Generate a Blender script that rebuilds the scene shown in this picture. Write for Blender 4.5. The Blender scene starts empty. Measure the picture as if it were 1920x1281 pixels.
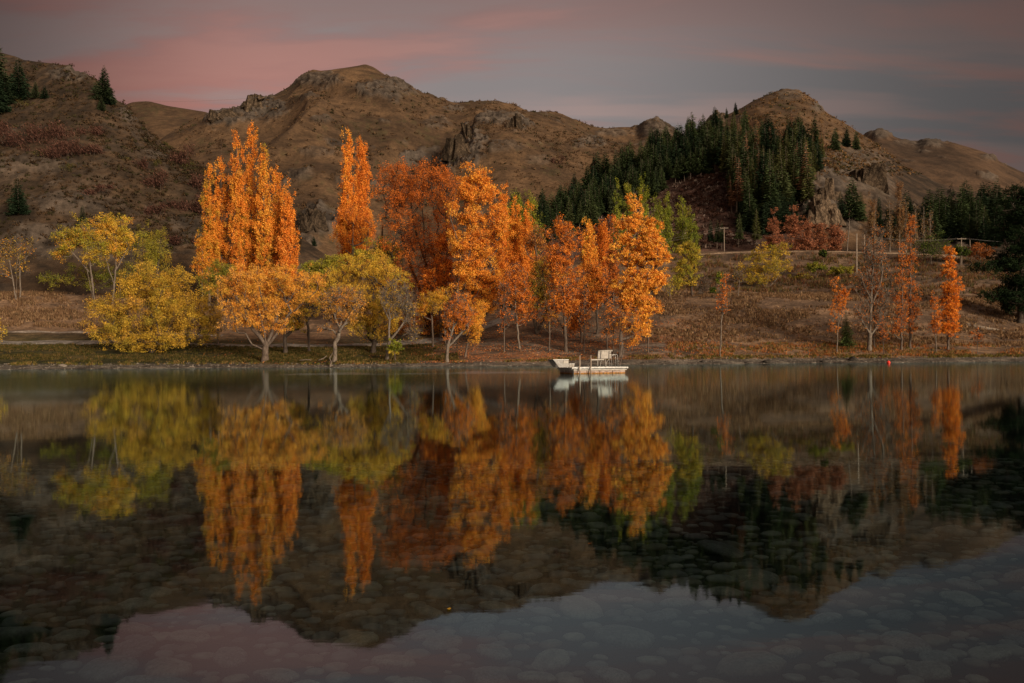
import bpy, math
import numpy as np
from mathutils import Matrix, Vector

# ------------------------------------------------------------------ camera, sky, sun, exposure
scene = bpy.context.scene
COL = scene.collection
F = 1493.333            # focal length in photo pixels (28 mm on a 36 mm wide sensor, photo 1920 wide)
CAMH = 1.7              # eye height above the lake
HOR = 664.3             # pixel row of the true horizon in the middle of the photo
ROLL = math.atan(0.0075)
CR, SR = math.cos(ROLL), math.sin(ROLL)

cam_d = bpy.data.cameras.new('camera')
cam = bpy.data.objects.new('camera', cam_d)
COL.objects.link(cam)
cam_d.sensor_width = 36.0
cam_d.lens = 28.0
cam_d.shift_y = (HOR - 640.5) / 1920.0
cam_d.clip_start = 0.05
cam_d.clip_end = 9000
cam.matrix_world = Matrix(((CR, SR, 0, 0), (0, 0, -1, 0), (-SR, CR, 0, CAMH), (0, 0, 0, 1)))
scene.camera = cam

SUN_AZ, SUN_EL = math.radians(140), math.radians(15)
SKY_GAIN = 1.0
world = bpy.data.worlds.new('World')
scene.world = world
world.use_nodes = True


class NT:
    """small helper for building node trees"""
    def __init__(self, tree):
        self.t = tree
        for n in list(tree.nodes):
            tree.nodes.remove(n)

    def n(self, typ, ins=None, **kw):
        nd = self.t.nodes.new(typ)
        for k, v in kw.items():
            setattr(nd, k, v)
        for k, v in (ins or {}).items():
            s = nd.inputs[k]
            if isinstance(v, bpy.types.NodeSocket):
                self.t.links.new(v, s)
            else:
                s.default_value = v
        return nd

    def math(self, op, a, b=0.0, clamp=False):
        return self.n('ShaderNodeMath', {0: a, 1: b}, operation=op, use_clamp=clamp).outputs[0]

    def mix(self, fac, a, b, blend='MIX'):
        nd = self.n('ShaderNodeMix', data_type='RGBA', blend_type=blend)
        for idx, v in ((0, fac), (6, a), (7, b)):
            s = nd.inputs[idx]
            if isinstance(v, bpy.types.NodeSocket):
                self.t.links.new(v, s)
            else:
                s.default_value = v
        return nd.outputs[2]

    def rng(self, v, a, b, c=0.0, d=1.0):
        return self.n('ShaderNodeMapRange', {0: v, 1: a, 2: b, 3: c, 4: d}, interpolation_type='SMOOTHSTEP').outputs[0]


def c4(c):
    return (c[0], c[1], c[2], 1.0)


def sdir_():
    return (math.sin(SUN_AZ) * math.cos(SUN_EL), math.cos(SUN_AZ) * math.cos(SUN_EL), math.sin(SUN_EL))


def build_world():
    N = NT(world.node_tree)
    co = N.n('ShaderNodeTexCoord').outputs['Generated']
    sep = N.n('ShaderNodeSeparateXYZ', {0: co})
    x, y, z = sep.outputs
    sky = N.n('ShaderNodeTexSky', sky_type='NISHITA', sun_disc=False, sun_elevation=SUN_EL, sun_rotation=SUN_AZ)
    clear = N.mix(1.0, sky.outputs[0], (0.05, 0.05, 0.05, 1), 'MULTIPLY')
    # cloud sheet: project the view direction on a flat layer so streaks narrow towards the horizon
    zz = N.math('ADD', N.math('MAXIMUM', z, 0.0), 0.16)
    cx = N.math('DIVIDE', x, zz)
    cy = N.math('DIVIDE', y, zz)
    cv = N.n('ShaderNodeCombineXYZ', {0: cx, 1: cy, 2: 0.0}).outputs[0]
    mp = N.n('ShaderNodeMapping', {0: cv, 2: (0, 0, math.radians(-12)), 3: (0.42, 1.6, 1)}).outputs[0]
    n1 = N.n('ShaderNodeTexNoise', {'Vector': mp, 'Scale': 2.0, 'Detail': 6.0, 'Roughness': 0.55, 'Distortion': 0.5}).outputs[0]
    mp2 = N.n('ShaderNodeMapping', {0: cv, 1: (7.3, 2.1, 0), 2: (0, 0, math.radians(-16)), 3: (0.42, 1.9, 1)}).outputs[0]
    n2 = N.n('ShaderNodeTexNoise', {'Vector': mp2, 'Scale': 2.1, 'Detail': 4.0, 'Roughness': 0.5, 'Distortion': 0.3}).outputs[0]
    el = N.math('MAXIMUM', z, 0.0)
    # high thin overcast at dusk: brightest low down in front, an afterglow of pink to the left, dull grey to the right
    left = N.rng(x, 0.50, -0.40)
    low = N.rng(el, 0.75, 0.12)
    glow = N.math('MULTIPLY', N.math('MULTIPLY', left, low), N.rng(n1, 0.42, 0.57, 0.10, 1.0))
    base = N.mix(N.rng(el, 0.45, 0.26), (0.235, 0.155, 0.143, 1), (0.370, 0.280, 0.258, 1))
    base = N.mix(N.rng(el, 0.42, 0.95), base, (0.240, 0.195, 0.195, 1))
    base = N.mix(N.math('MULTIPLY', N.rng(n2, 0.44, 0.60, 0.0, 0.85), N.rng(el, 0.42, 0.31, 0.15, 1.0)), base, (0.240, 0.232, 0.232, 1))
    pink = N.mix(N.rng(el, 0.42, 0.24), (0.270, 0.135, 0.120, 1), (0.500, 0.190, 0.150, 1))
    cloud = N.mix(glow, base, pink)
    wisps = N.math('MULTIPLY', N.rng(n1, 0.49, 0.62), N.rng(el, 0.60, 0.20))
    cloud = N.mix(N.math('MULTIPLY', wisps, 0.6), cloud, (0.480, 0.240, 0.195, 1))
    dim = N.math('MULTIPLY', N.rng(x, 0.58, 0.0, 0.30, 1.0), N.rng(x, -0.58, -0.26, 0.26, 1.0))
    cloud = N.mix(1.0, cloud, N.n('ShaderNodeCombineColor', {0: dim, 1: dim, 2: dim}).outputs[0], 'MULTIPLY')
    # the side of the sky where the sun is going down, behind the viewer
    dp = N.n('ShaderNodeVectorMath', {0: co, 1: tuple(sdir_())}, operation='DOT_PRODUCT').outputs['Value']
    cloud = N.mix(N.rng(dp, 0.05, 1.0), cloud, (1.0, 0.68, 0.46, 1))
    col = N.mix(0.97, clear, cloud)
    bg = N.n('ShaderNodeBackground', {'Color': col, 'Strength': SKY_GAIN})
    out = N.n('ShaderNodeOutputWorld', {0: bg.outputs[0]})


build_world()
sun_d = bpy.data.lights.new('sun', 'SUN')
sun = bpy.data.objects.new('sun', sun_d)
COL.objects.link(sun)
sun_d.energy = 5.0
sun_d.angle = math.radians(16)
sun_d.color = (1.0, 0.80, 0.58)
sdir = Vector((math.sin(SUN_AZ) * math.cos(SUN_EL), math.cos(SUN_AZ) * math.cos(SUN_EL), math.sin(SUN_EL)))
sun.rotation_euler = sdir.to_track_quat('Z', 'Y').to_euler()
sun.location = sdir * 60

vs = scene.view_settings
vs.view_transform = 'Standard'
vs.look = 'None'
vs.exposure = 0.0
vs.gamma = 1.0
vs.use_curve_mapping = False
scene.render.resolution_x, scene.render.resolution_y = 1024, 683

# ------------------------------------------------------------------ helpers
R = np.random.default_rng(7)


def hash3(ix, iy, iz, seed):
    h = (ix.astype(np.int64) * 374761393 + iy.astype(np.int64) * 668265263 + iz.astype(np.int64) * 2147483647 + seed * 974711) & 0xFFFFFFFF
    h = ((h ^ (h >> 13)) * 1274126177) & 0xFFFFFFFF
    h = ((h ^ (h >> 16)) * 2246822519) & 0xFFFFFFFF
    return (h ^ (h >> 15)) / 4294967295.0


def vnoise(x, y, z=None, seed=0):
    x = np.asarray(x, float); y = np.asarray(y, float)
    z = np.zeros_like(x) if z is None else np.asarray(z, float)
    x, y, z = np.broadcast_arrays(x, y, z)
    ix, iy, iz = np.floor(x), np.floor(y), np.floor(z)
    fx, fy, fz = x - ix, y - iy, z - iz
    sx, sy, sz = (f * f * (3 - 2 * f) for f in (fx, fy, fz))
    r = 0
    for a in (0, 1):
        wx = sx if a else 1 - sx
        for b in (0, 1):
            wy = sy if b else 1 - sy
            for c in (0, 1):
                wz = sz if c else 1 - sz
                r = r + wx * wy * wz * hash3(ix + a, iy + b, iz + c, seed)
    return r * 2 - 1


def fbm(x, y, z=None, octv=4, seed=0, gain=0.5):
    a, s, t = 1.0, 0, 0
    k = 1.0
    for o in range(octv):
        s = s + a * vnoise(np.asarray(x) * k + 13.7 * o, np.asarray(y) * k - 7.1 * o, None if z is None else np.asarray(z) * k, seed + o)
        t += a
        a *= gain
        k *= 2.03
    return s / t


def ridged(x, y, z=None, octv=4, seed=0):
    a, s, t, k = 1.0, 0, 0, 1.0
    for o in range(octv):
        s = s + a * (1 - 2 * np.abs(vnoise(np.asarray(x) * k + 3.3 * o, np.asarray(y) * k + 9.1 * o, None if z is None else np.asarray(z) * k, seed + o)))
        t += a
        a *= 0.5
        k *= 2.1
    return s / t


def sstep(v, a, b):
    t = np.clip((v - a) / (b - a), 0, 1)
    return t * t * (3 - 2 * t)


def yh(px):
    return HOR - 0.0075 * (np.asarray(px, float) - 960)


def PT(px, py, d):
    """photo pixel at a chosen distance -> point in the place"""
    a, b = px - 960.0, HOR - py
    return np.array(((a * CR + b * SR) / F * d, d, CAMH + (-a * SR + b * CR) / F * d))


def pix(x, y, z):
    X, Z = x / y * F, (z - CAMH) / y * F
    return 960 + X * CR - Z * SR, HOR - (X * SR + Z * CR)


def link(o, parent=None):
    COL.objects.link(o)
    if parent is not None:
        o.parent = parent
    return o


def mesh_data(name, verts, faces, mat, col=None, smooth=False):
    me = bpy.data.meshes.new(name)
    verts = np.asarray(verts, np.float32).reshape(-1, 3)
    me.vertices.add(len(verts))
    me.vertices.foreach_set('co', verts.ravel())
    groups = faces if isinstance(faces, list) else [faces]
    groups = [np.asarray(g, np.int32) for g in groups if len(g)]
    nl = sum(g.size for g in groups)
    npoly = sum(len(g) for g in groups)
    me.loops.add(nl)
    me.polygons.add(npoly)
    me.loops.foreach_set('vertex_index', np.concatenate([g.ravel() for g in groups]))
    st, off = [], 0
    for g in groups:
        st.append(off + np.arange(len(g)) * g.shape[1])
        off += g.size
    me.polygons.foreach_set('loop_start', np.concatenate(st).astype(np.int32))
    me.polygons.foreach_set('use_smooth', np.full(npoly, bool(smooth)))
    if col is not None:
        at = me.color_attributes.new('Col', 'FLOAT_COLOR', 'POINT')
        c = np.ones((len(verts), 4), np.float32)
        c[:, :3] = col
        at.data.foreach_set('color', c.ravel())
    me.update(calc_edges=True)
    me.validate()
    if mat is not None:
        me.materials.append(mat)
    return me


def obj(name, verts, faces, mat, parent=None, col=None, smooth=False):
    return link(bpy.data.objects.new(name, mesh_data(name, verts, faces, mat, col, smooth)), parent)


def tag(o, label, cat, group=None):
    o['label'] = label
    o['category'] = cat
    if group:
        o['group'] = group
    return o


def empty(name, loc, label, cat, group=None):
    o = bpy.data.objects.new(name, None)
    o.empty_display_size = 0.3
    COL.objects.link(o)
    o.location = loc
    return tag(o, label, cat, group)


def structure(o):
    o['kind'] = 'structure'
    return o


def grid_faces(nr, nc):
    i = np.arange(nr * nc).reshape(nr, nc)
    return np.stack((i[:-1, :-1], i[:-1, 1:], i[1:, 1:], i[1:, :-1]), -1).reshape(-1, 4)


class MB:
    """collects boxes, tubes and prisms for one mesh"""
    def __init__(self):
        self.v, self.q, self.t, self.k = [], [], [], 0

    def add(self, v, quads=(), tris=()):
        v = np.asarray(v, float).reshape(-1, 3)
        for f in quads:
            self.q.append([i + self.k for i in f])
        for f in tris:
            self.t.append([i + self.k for i in f])
        self.v.append(v)
        self.k += len(v)

    def hexa(self, lo, hi):
        """8 corners: four below (counter-clockwise), four above"""
        self.add(list(lo) + list(hi), [(3, 2, 1, 0), (4, 5, 6, 7), (0, 1, 5, 4), (1, 2, 6, 5), (2, 3, 7, 6), (3, 0, 4, 7)])

    def box(self, x0, x1, y0, y1, z0, z1):
        self.hexa([(x0, y0, z0), (x1, y0, z0), (x1, y1, z0), (x0, y1, z0)], [(x0, y0, z1), (x1, y0, z1), (x1, y1, z1), (x0, y1, z1)])

    def prism(self, poly_xz, y0, y1):
        n = len(poly_xz)
        v = [(x, y0, z) for x, z in poly_xz] + [(x, y1, z) for x, z in poly_xz]
        q = [(i, (i + 1) % n, n + (i + 1) % n, n + i) for i in range(n)]
        t = [(0, i, i + 1) for i in range(1, n - 1)] + [(n, n + i + 1, n + i) for i in range(1, n - 1)]
        self.add(v, q, t)

    def tube(self, pts, r, k=8):
        pts = [np.array(p, float) for p in pts]
        n = len(pts)
        rr = r if hasattr(r, '__len__') else [r] * n
        v = []
        for i in range(n):
            t = pts[min(i + 1, n - 1)] - pts[max(i - 1, 0)]
            t /= np.linalg.norm(t)
            a = np.cross(t, (0, 1, 0)) if abs(t[1]) < 0.9 else np.cross(t, (1, 0, 0))
            a /= np.linalg.norm(a)
            b = np.cross(t, a)
            for j in range(k):
                w = 2 * math.pi * j / k
                v.append(pts[i] + rr[i] * (math.cos(w) * a + math.sin(w) * b))
        q = []
        for i in range(n - 1):
            for j in range(k):
                q.append((i * k + j, i * k + (j + 1) % k, (i + 1) * k + (j + 1) % k, (i + 1) * k + j))
        v += [pts[0], pts[-1]]
        t = [(n * k, (j + 1) % k, j) for j in range(k)] + [(n * k + 1, (n - 1) * k + j, (n - 1) * k + (j + 1) % k) for j in range(k)]
        self.add(v, q, t)

    def build(self, name, mat, parent=None, smooth=False):
        return obj(name, np.concatenate(self.v), [self.q, self.t], mat, parent, smooth=smooth)


# ------------------------------------------------------------------ materials
def new_mat(name):
    m = bpy.data.materials.new(name)
    m.use_nodes = True
    return m, NT(m.node_tree)


def attr_mat(name, detail=3.0, lo=0.62, hi=1.30, bump=0.5, bscale=6.0, bdist=0.15, rough=0.95):
    """colour from the vertex attribute, broken up by two scales of grain, with relief"""
    m, N = new_mat(name)
    col = N.n('ShaderNodeAttribute', attribute_name='Col').outputs['Color']
    co = N.n('ShaderNodeTexCoord').outputs['Object']
    n1 = N.n('ShaderNodeTexNoise', {'Vector': co, 'Scale': detail, 'Detail': 6.0, 'Roughness': 0.65}).outputs[0]
    n2 = N.n('ShaderNodeTexNoise', {'Vector': co, 'Scale': detail * 0.17, 'Detail': 4.0, 'Roughness': 0.6}).outputs[0]
    f = N.math('MULTIPLY', N.rng(n1, 0.3, 0.72, lo, hi), N.rng(n2, 0.3, 0.7, 0.72, 1.25))
    g = N.n('ShaderNodeCombineColor', {0: f, 1: f, 2: f}).outputs[0]
    c = N.mix(1.0, col, g, 'MULTIPLY')
    bp = N.n('ShaderNodeBump', {'Strength': bump, 'Distance': bdist, 'Height': N.n('ShaderNodeTexNoise', {'Vector': co, 'Scale': bscale, 'Detail': 5.0, 'Roughness': 0.7}).outputs[0]}).outputs[0]
    b = N.n('ShaderNodeBsdfPrincipled', {'Base Color': c, 'Roughness': rough, 'Normal': bp})
    b.inputs['Specular IOR Level'].default_value = 0.15
    N.n('ShaderNodeOutputMaterial', {0: b.outputs[0]})
    return m


def leaf_mat(name, trans=0.26, vary=False):
    m, N = new_mat(name)
    col = N.n('ShaderNodeAttribute', attribute_name='Col').outputs['Color']
    co = N.n('ShaderNodeTexCoord').outputs['Object']
    v = N.n('ShaderNodeTexNoise', {'Vector': co, 'Scale': 2.5, 'Detail': 2.0}).outputs[0]
    f = N.rng(v, 0.3, 0.7, 0.82, 1.15)
    if vary:
        rnd = N.n('ShaderNodeObjectInfo').outputs['Random']
        f = N.math('MULTIPLY', f, N.math('ADD', N.math('MULTIPLY', rnd, 0.60), 0.50))
        col = N.mix(N.rng(rnd, 0.6, 1.0, 0.0, 0.22), col, (0.10, 0.085, 0.035, 1))
    c = N.mix(1.0, col, N.n('ShaderNodeCombineColor', {0: f, 1: f, 2: f}).outputs[0], 'MULTIPLY')
    d = N.n('ShaderNodeBsdfDiffuse', {0: c})
    t = N.n('ShaderNodeBsdfTranslucent', {0: c})
    mx = N.n('ShaderNodeMixShader', {0: trans, 1: d.outputs[0], 2: t.outputs[0]})
    N.n('ShaderNodeOutputMaterial', {0: mx.outputs[0]})
    return m


def noise_mat(name, a, b, scale=4.0, stretch=(1, 1, 1), rough=0.85, metallic=0.0, bump=0.4, bdist=0.02, spec=0.3):
    m, N = new_mat(name)
    co = N.n('ShaderNodeTexCoord').outputs['Object']
    mp = N.n('ShaderNodeMapping', {0: co, 3: stretch}).outputs[0]
    n = N.n('ShaderNodeTexNoise', {'Vector': mp, 'Scale': scale, 'Detail': 6.0, 'Roughness': 0.65}).outputs[0]
    c = N.mix(N.rng(n, 0.32, 0.68), c4(a), c4(b))
    bp = N.n('ShaderNodeBump', {'Strength': bump, 'Distance': bdist, 'Height': n}).outputs[0]
    s = N.n('ShaderNodeBsdfPrincipled', {'Base Color': c, 'Roughness': rough, 'Metallic': metallic, 'Normal': bp})
    s.inputs['Specular IOR Level'].default_value = spec
    N.n('ShaderNodeOutputMaterial', {0: s.outputs[0]})
    return m


def water_mat():
    m, N = new_mat('lake_water')
    geo = N.n('ShaderNodeNewGeometry')
    co = N.n('ShaderNodeTexCoord').outputs['Object']
    # very long low ripples, finer ones towards the middle of the lake where a breath of wind touches it
    mp = N.n('ShaderNodeMapping', {0: co, 3: (0.9, 2.4, 1)}).outputs[0]
    w1 = N.n('ShaderNodeTexNoise', {'Vector': mp, 'Scale': 1.5, 'Detail': 3.0, 'Roughness': 0.55}).outputs[0]
    sep = N.n('ShaderNodeSeparateXYZ', {0: co})
    wind = N.rng(sep.outputs[1], 14.0, 90.0, 0.25, 1.0)
    bp = N.n('ShaderNodeBump', {'Strength': N.math('MULTIPLY', wind, 0.30), 'Distance': 0.006, 'Height': w1}).outputs[0]
    rgh = N.rng(sep.outputs[1], 6.0, 70.0, 0.030, 0.072)
    gl = N.n('ShaderNodeBsdfGlossy', {'Color': (0.76, 0.94, 1.0, 1), 'Roughness': rgh, 'Normal': bp})
    tr = N.n('ShaderNodeBsdfTransparent', {'Color': (0.70, 0.86, 0.90, 1)})
    fr = N.n('ShaderNodeFresnel', {'IOR': 2.0}).outputs[0]
    mx = N.n('ShaderNodeMixShader', {0: fr, 1: tr.outputs[0], 2: gl.outputs[0]})
    N.n('ShaderNodeOutputMaterial', {0: mx.outputs[0]})
    return m


M_GROUND = attr_mat('bank_ground', 2.2, 0.55, 1.4, 0.8, 5.0, 0.12)
M_HILL = attr_mat('tussock_hill', 0.55, 0.68, 1.28, 0.6, 0.9, 0.7)
M_ROCK = attr_mat('schist_rock', 0.9, 0.38, 1.55, 1.0, 1.6, 0.9)
M_LEAF = leaf_mat('autumn_leaf')
M_NEEDLE = leaf_mat('needle', 0.12, True)
M_GRASS = leaf_mat('dry_grass', 0.25)
M_BARK = noise_mat('bark', (0.05, 0.037, 0.029), (0.13, 0.10, 0.08), 3.0, (2.5, 2.5, 0.5), bump=0.6)
M_PALEBARK = noise_mat('pale_bark', (0.065, 0.052, 0.042), (0.18, 0.148, 0.12), 3.0, (2, 2, 0.6), bump=0.5)
M_DARKBARK = noise_mat('dark_bark', (0.025, 0.019, 0.015), (0.07, 0.053, 0.041), 3.0, (2.5, 2.5, 0.5), bump=0.6)
M_STONE = noise_mat('lake_stone', (0.20, 0.18, 0.145), (0.42, 0.375, 0.30), 2.2, rough=0.8, bump=0.25)
M_WATER = water_mat()

# ------------------------------------------------------------------ ground of the far bank
D_KEYS = np.array([109, 112.5, 115, 117, 122, 135, 150, 160, 175, 200, 230, 280, 340], float)
PX_KEYS = np.array([-900, 0, 300, 600, 900, 1050, 1200, 1500, 1750, 1920, 2900], float)
PY_TAB = {  # rows from 117 on, in photo pixels per column
    -900: (687, 676, 648, 618, 598, 552, 548, 545, 542, 540),
    0:    (687, 674, 646, 613, 596, 549, 547, 545, 542, 540),
    300:  (686, 673, 646, 622, 602, 560, 552, 547, 542, 535),
    600:  (685, 674, 652, 630, 612, 588, 570, 560, 550, 540),
    900:  (681, 670, 646, 607, 590, 570, 545, 515, 490, 470),
    1050: (679, 664, 636, 595, 570, 556, 535, 500, 480, 465),
    1200: (677, 657, 626, 577, 554, 549, 520, 477, 468, 455),
    1500: (675, 660, 626, 582, 557, 553, 518, 471, 464, 455),
    1750: (673, 660, 632, 592, 565, 553, 520, 474, 465, 458),
    1920: (672, 660, 640, 606, 588, 562, 522, 480, 468, 460),
    2900: (672, 662, 645, 620, 600, 570, 530, 490, 475, 465),
}
_D = np.arange(100, 345, 0.5)


def _column(p):
    zs = [-1.0, -0.45, 0.0] + [CAMH + (yh(p) - py) * d / F for py, d in zip(PY_TAB[int(p)], D_KEYS[3:])]
    z = np.interp(_D, D_KEYS, zs)
    for k, w in ((15, 12), (5, 3)):
        ker = np.hanning(w * 2 + 3)
        ker /= ker.sum()
        pad = np.pad(z, len(ker) // 2, mode='edge')
        sm = np.convolve(pad, ker, 'valid')
        far = sstep(_D, 117, 128) if k == 15 else 1.0
        z = z * (1 - far) + sm * far
    return z


GT = np.array([_column(p) for p in PX_KEYS])


def shore(px):
    return 2.2 * np.sin(px * 0.006) + 1.3 * np.sin(px * 0.017 + 1) + 0.5 * np.sin(px * 0.055) + 8.0 * sstep(px, 1000, 1900)


def G(x, y):
    """height of the bank at a point"""
    x = np.asarray(x, float); y = np.asarray(y, float)
    px = 960 + F * x / y
    fd = shore(px) * (1 - sstep(y, 125, 160))
    d = np.clip(y - fd, 100, 344)
    ci = np.clip(np.searchsorted(PX_KEYS, px) - 1, 0, len(PX_KEYS) - 2)
    w = np.clip((px - PX_KEYS[ci]) / (PX_KEYS[ci + 1] - PX_KEYS[ci]), 0, 1)
    w = w * w * (3 - 2 * w)
    fi = (d - 100) / 0.5
    i0 = np.clip(fi.astype(int), 0, len(_D) - 2)
    t = fi - i0
    za = GT[ci, i0] * (1 - t) + GT[ci, i0 + 1] * t
    zb = GT[ci + 1, i0] * (1 - t) + GT[ci + 1, i0 + 1] * t
    z = za * (1 - w) + zb * w
    amp = sstep(d, 116, 150)
    z = z + amp * 0.35 * fbm(x * 0.12, y * 0.12, octv=4, seed=5) + 0.05 * fbm(x * 0.9, y * 0.9, octv=2, seed=9)
    return z


def lerpc(a, b, t):
    t = np.asarray(t)[..., None]
    return np.asarray(a) * (1 - t) + np.asarray(b) * t


def build_ground():
    u = np.tan(np.linspace(-0.80, 0.80, 460))
    d = np.concatenate((np.arange(109, 135, 0.45), np.arange(135, 180, 0.8), np.arange(180, 340, 2.5)))
    U, Dm = np.meshgrid(u, d)
    X, Y = U * Dm, Dm
    Z = G(X, Y)
    px = 960 + F * U
    dd = Y - shore(px) * (1 - sstep(Y, 125, 160))
    nz = fbm(X * 0.08, Y * 0.2, octv=5, seed=21)
    n2 = fbm(X * 0.5, Y * 1.2, octv=4, seed=31)
    tan = lerpc((0.086, 0.058, 0.040), (0.190, 0.124, 0.078), sstep(nz + 0.6 * n2, -0.4, 0.5))
    green = lerpc((0.026, 0.028, 0.011), (0.075, 0.060, 0.023), sstep(n2 + nz, -0.4, 0.5))
    gravel = lerpc((0.075, 0.066, 0.057), (0.185, 0.165, 0.14), sstep(n2, -0.4, 0.5))
    litter = lerpc((0.085, 0.060, 0.044), (0.20, 0.098, 0.052), sstep(n2 + 0.4 * nz, -0.3, 0.4))
    scrub = lerpc((0.042, 0.030, 0.021), (0.15, 0.102, 0.068), sstep(nz + n2, -0.5, 0.5))
    C = tan
    gm = (1 - sstep(px + 120 * nz, 760, 880)) * (1 - sstep(dd + 5 * nz, 136, 150)) 
    C = lerpc(C, green, gm)
    lm = sstep(px + 60 * nz, 740, 850) * (1 - sstep(px + 60 * nz, 1300, 1420)) * (1 - sstep(dd + 8 * n2, 130, 146)) * 0.85
    C = lerpc(C, litter, lm)
    barep = lm * sstep(n2 * 0.8 - nz, 0.05, 0.45)
    C = lerpc(C, gravel, barep * 0.85)
    sm = sstep(px + 150 * nz, 1250, 1400) * sstep(dd + 6 * n2, 172, 182)
    C = lerpc(C, scrub, sm)
    sm2 = (1 - sstep(px, 600, 900)) * sstep(dd, 176, 182)
    C = lerpc(C, np.broadcast_to((0.06, 0.042, 0.027), C.shape), sm2)
    gr = 1 - sstep(dd + 1.6 * n2, 117.0, 119.2)
    C = lerpc(C, gravel * 0.75, gr)
    o = obj('ground', np.stack((X, Y, Z), -1), grid_faces(*X.shape), M_GROUND, col=C.reshape(-1, 3), smooth=True)
    structure(o)


build_ground()


def path_strip(name, pts, width, c0, c1):
    """a gravel path laid over the bank along (px, distance) points"""
    P = np.array([((p - 960) / F * d, d) for p, d in pts])
    seg = np.concatenate(([0], np.cumsum(np.linalg.norm(np.diff(P, axis=0), axis=1))))
    s = np.linspace(0, seg[-1], int(seg[-1] / 0.5) + 2)
    C = np.stack((np.interp(s, seg, P[:, 0]), np.interp(s, seg, P[:, 1])), -1)
    for _ in range(14):
        C[1:-1] = 0.25 * C[:-2] + 0.5 * C[1:-1] + 0.25 * C[2:]
    T = np.gradient(C, axis=0)
    T /= np.linalg.norm(T, axis=1)[:, None]
    Nn = np.stack((-T[:, 1], T[:, 0]), -1)
    k = np.linspace(-0.5, 0.5, 9)
    wob = 1 + 0.18 * fbm(s * 0.2, s * 0, octv=3, seed=3)[:, None]
    XY = C[:, None, :] + Nn[:, None, :] * (k[None, :, None] * width * wob[..., None])
    X, Y = XY[..., 0], XY[..., 1]
    Z = G(X, Y) + 0.07 - 0.10 * np.abs(k)[None, :] ** 2 * 2
    n = fbm(X * 1.2, Y * 1.2, octv=4, seed=77)
    col = lerpc(c0, c1, sstep(n, -0.4, 0.4))
    return structure(obj(name, np.stack((X, Y, Z), -1), grid_faces(*X.shape), M_GROUND, col=col.reshape(-1, 3), smooth=True))


path_strip('gravel_road', [(-800, 136), (-100, 137), (150, 138), (400, 137), (650, 136), (760, 136), (840, 139), (900, 146), (960, 155), (1010, 163)], 3.4, (0.12, 0.11, 0.10), (0.23, 0.215, 0.195))
path_strip('gravel_track', [(-500, 145), (0, 146), (180, 147.5), (300, 148), (420, 147)], 1.8, (0.14, 0.115, 0.095), (0.27, 0.24, 0.21))
path_strip('dirt_track', [(1290, 228), (1400, 231), (1520, 232), (1640, 230), (1800, 226)], 3.0, (0.20, 0.14, 0.095), (0.36, 0.27, 0.19))
path_strip('footpath', [(1815, 147), (1880, 146), (1960, 144), (2100, 142)], 1.5, (0.14, 0.115, 0.095), (0.28, 0.24, 0.19))

# ------------------------------------------------------------------ lake: water, bed and its stones
structure(obj('water', [(-320, -70, 0), (320, -70, 0), (320, 150, 0), (-320, 150, 0)], np.array([(0, 1, 2, 3)]), M_WATER))


def bedz(x, y):
    r = np.maximum(np.asarray(y, float), 0)
    z = -0.30 - 0.020 * r - sstep(r, 14, 45) * 1.9
    z = z * (1 - sstep(r, 95, 114)) - 1.2 * sstep(r, 95, 114)
    return z + 0.05 * fbm(np.asarray(x) * 0.5, np.asarray(y) * 0.5, octv=3, seed=41)


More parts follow.
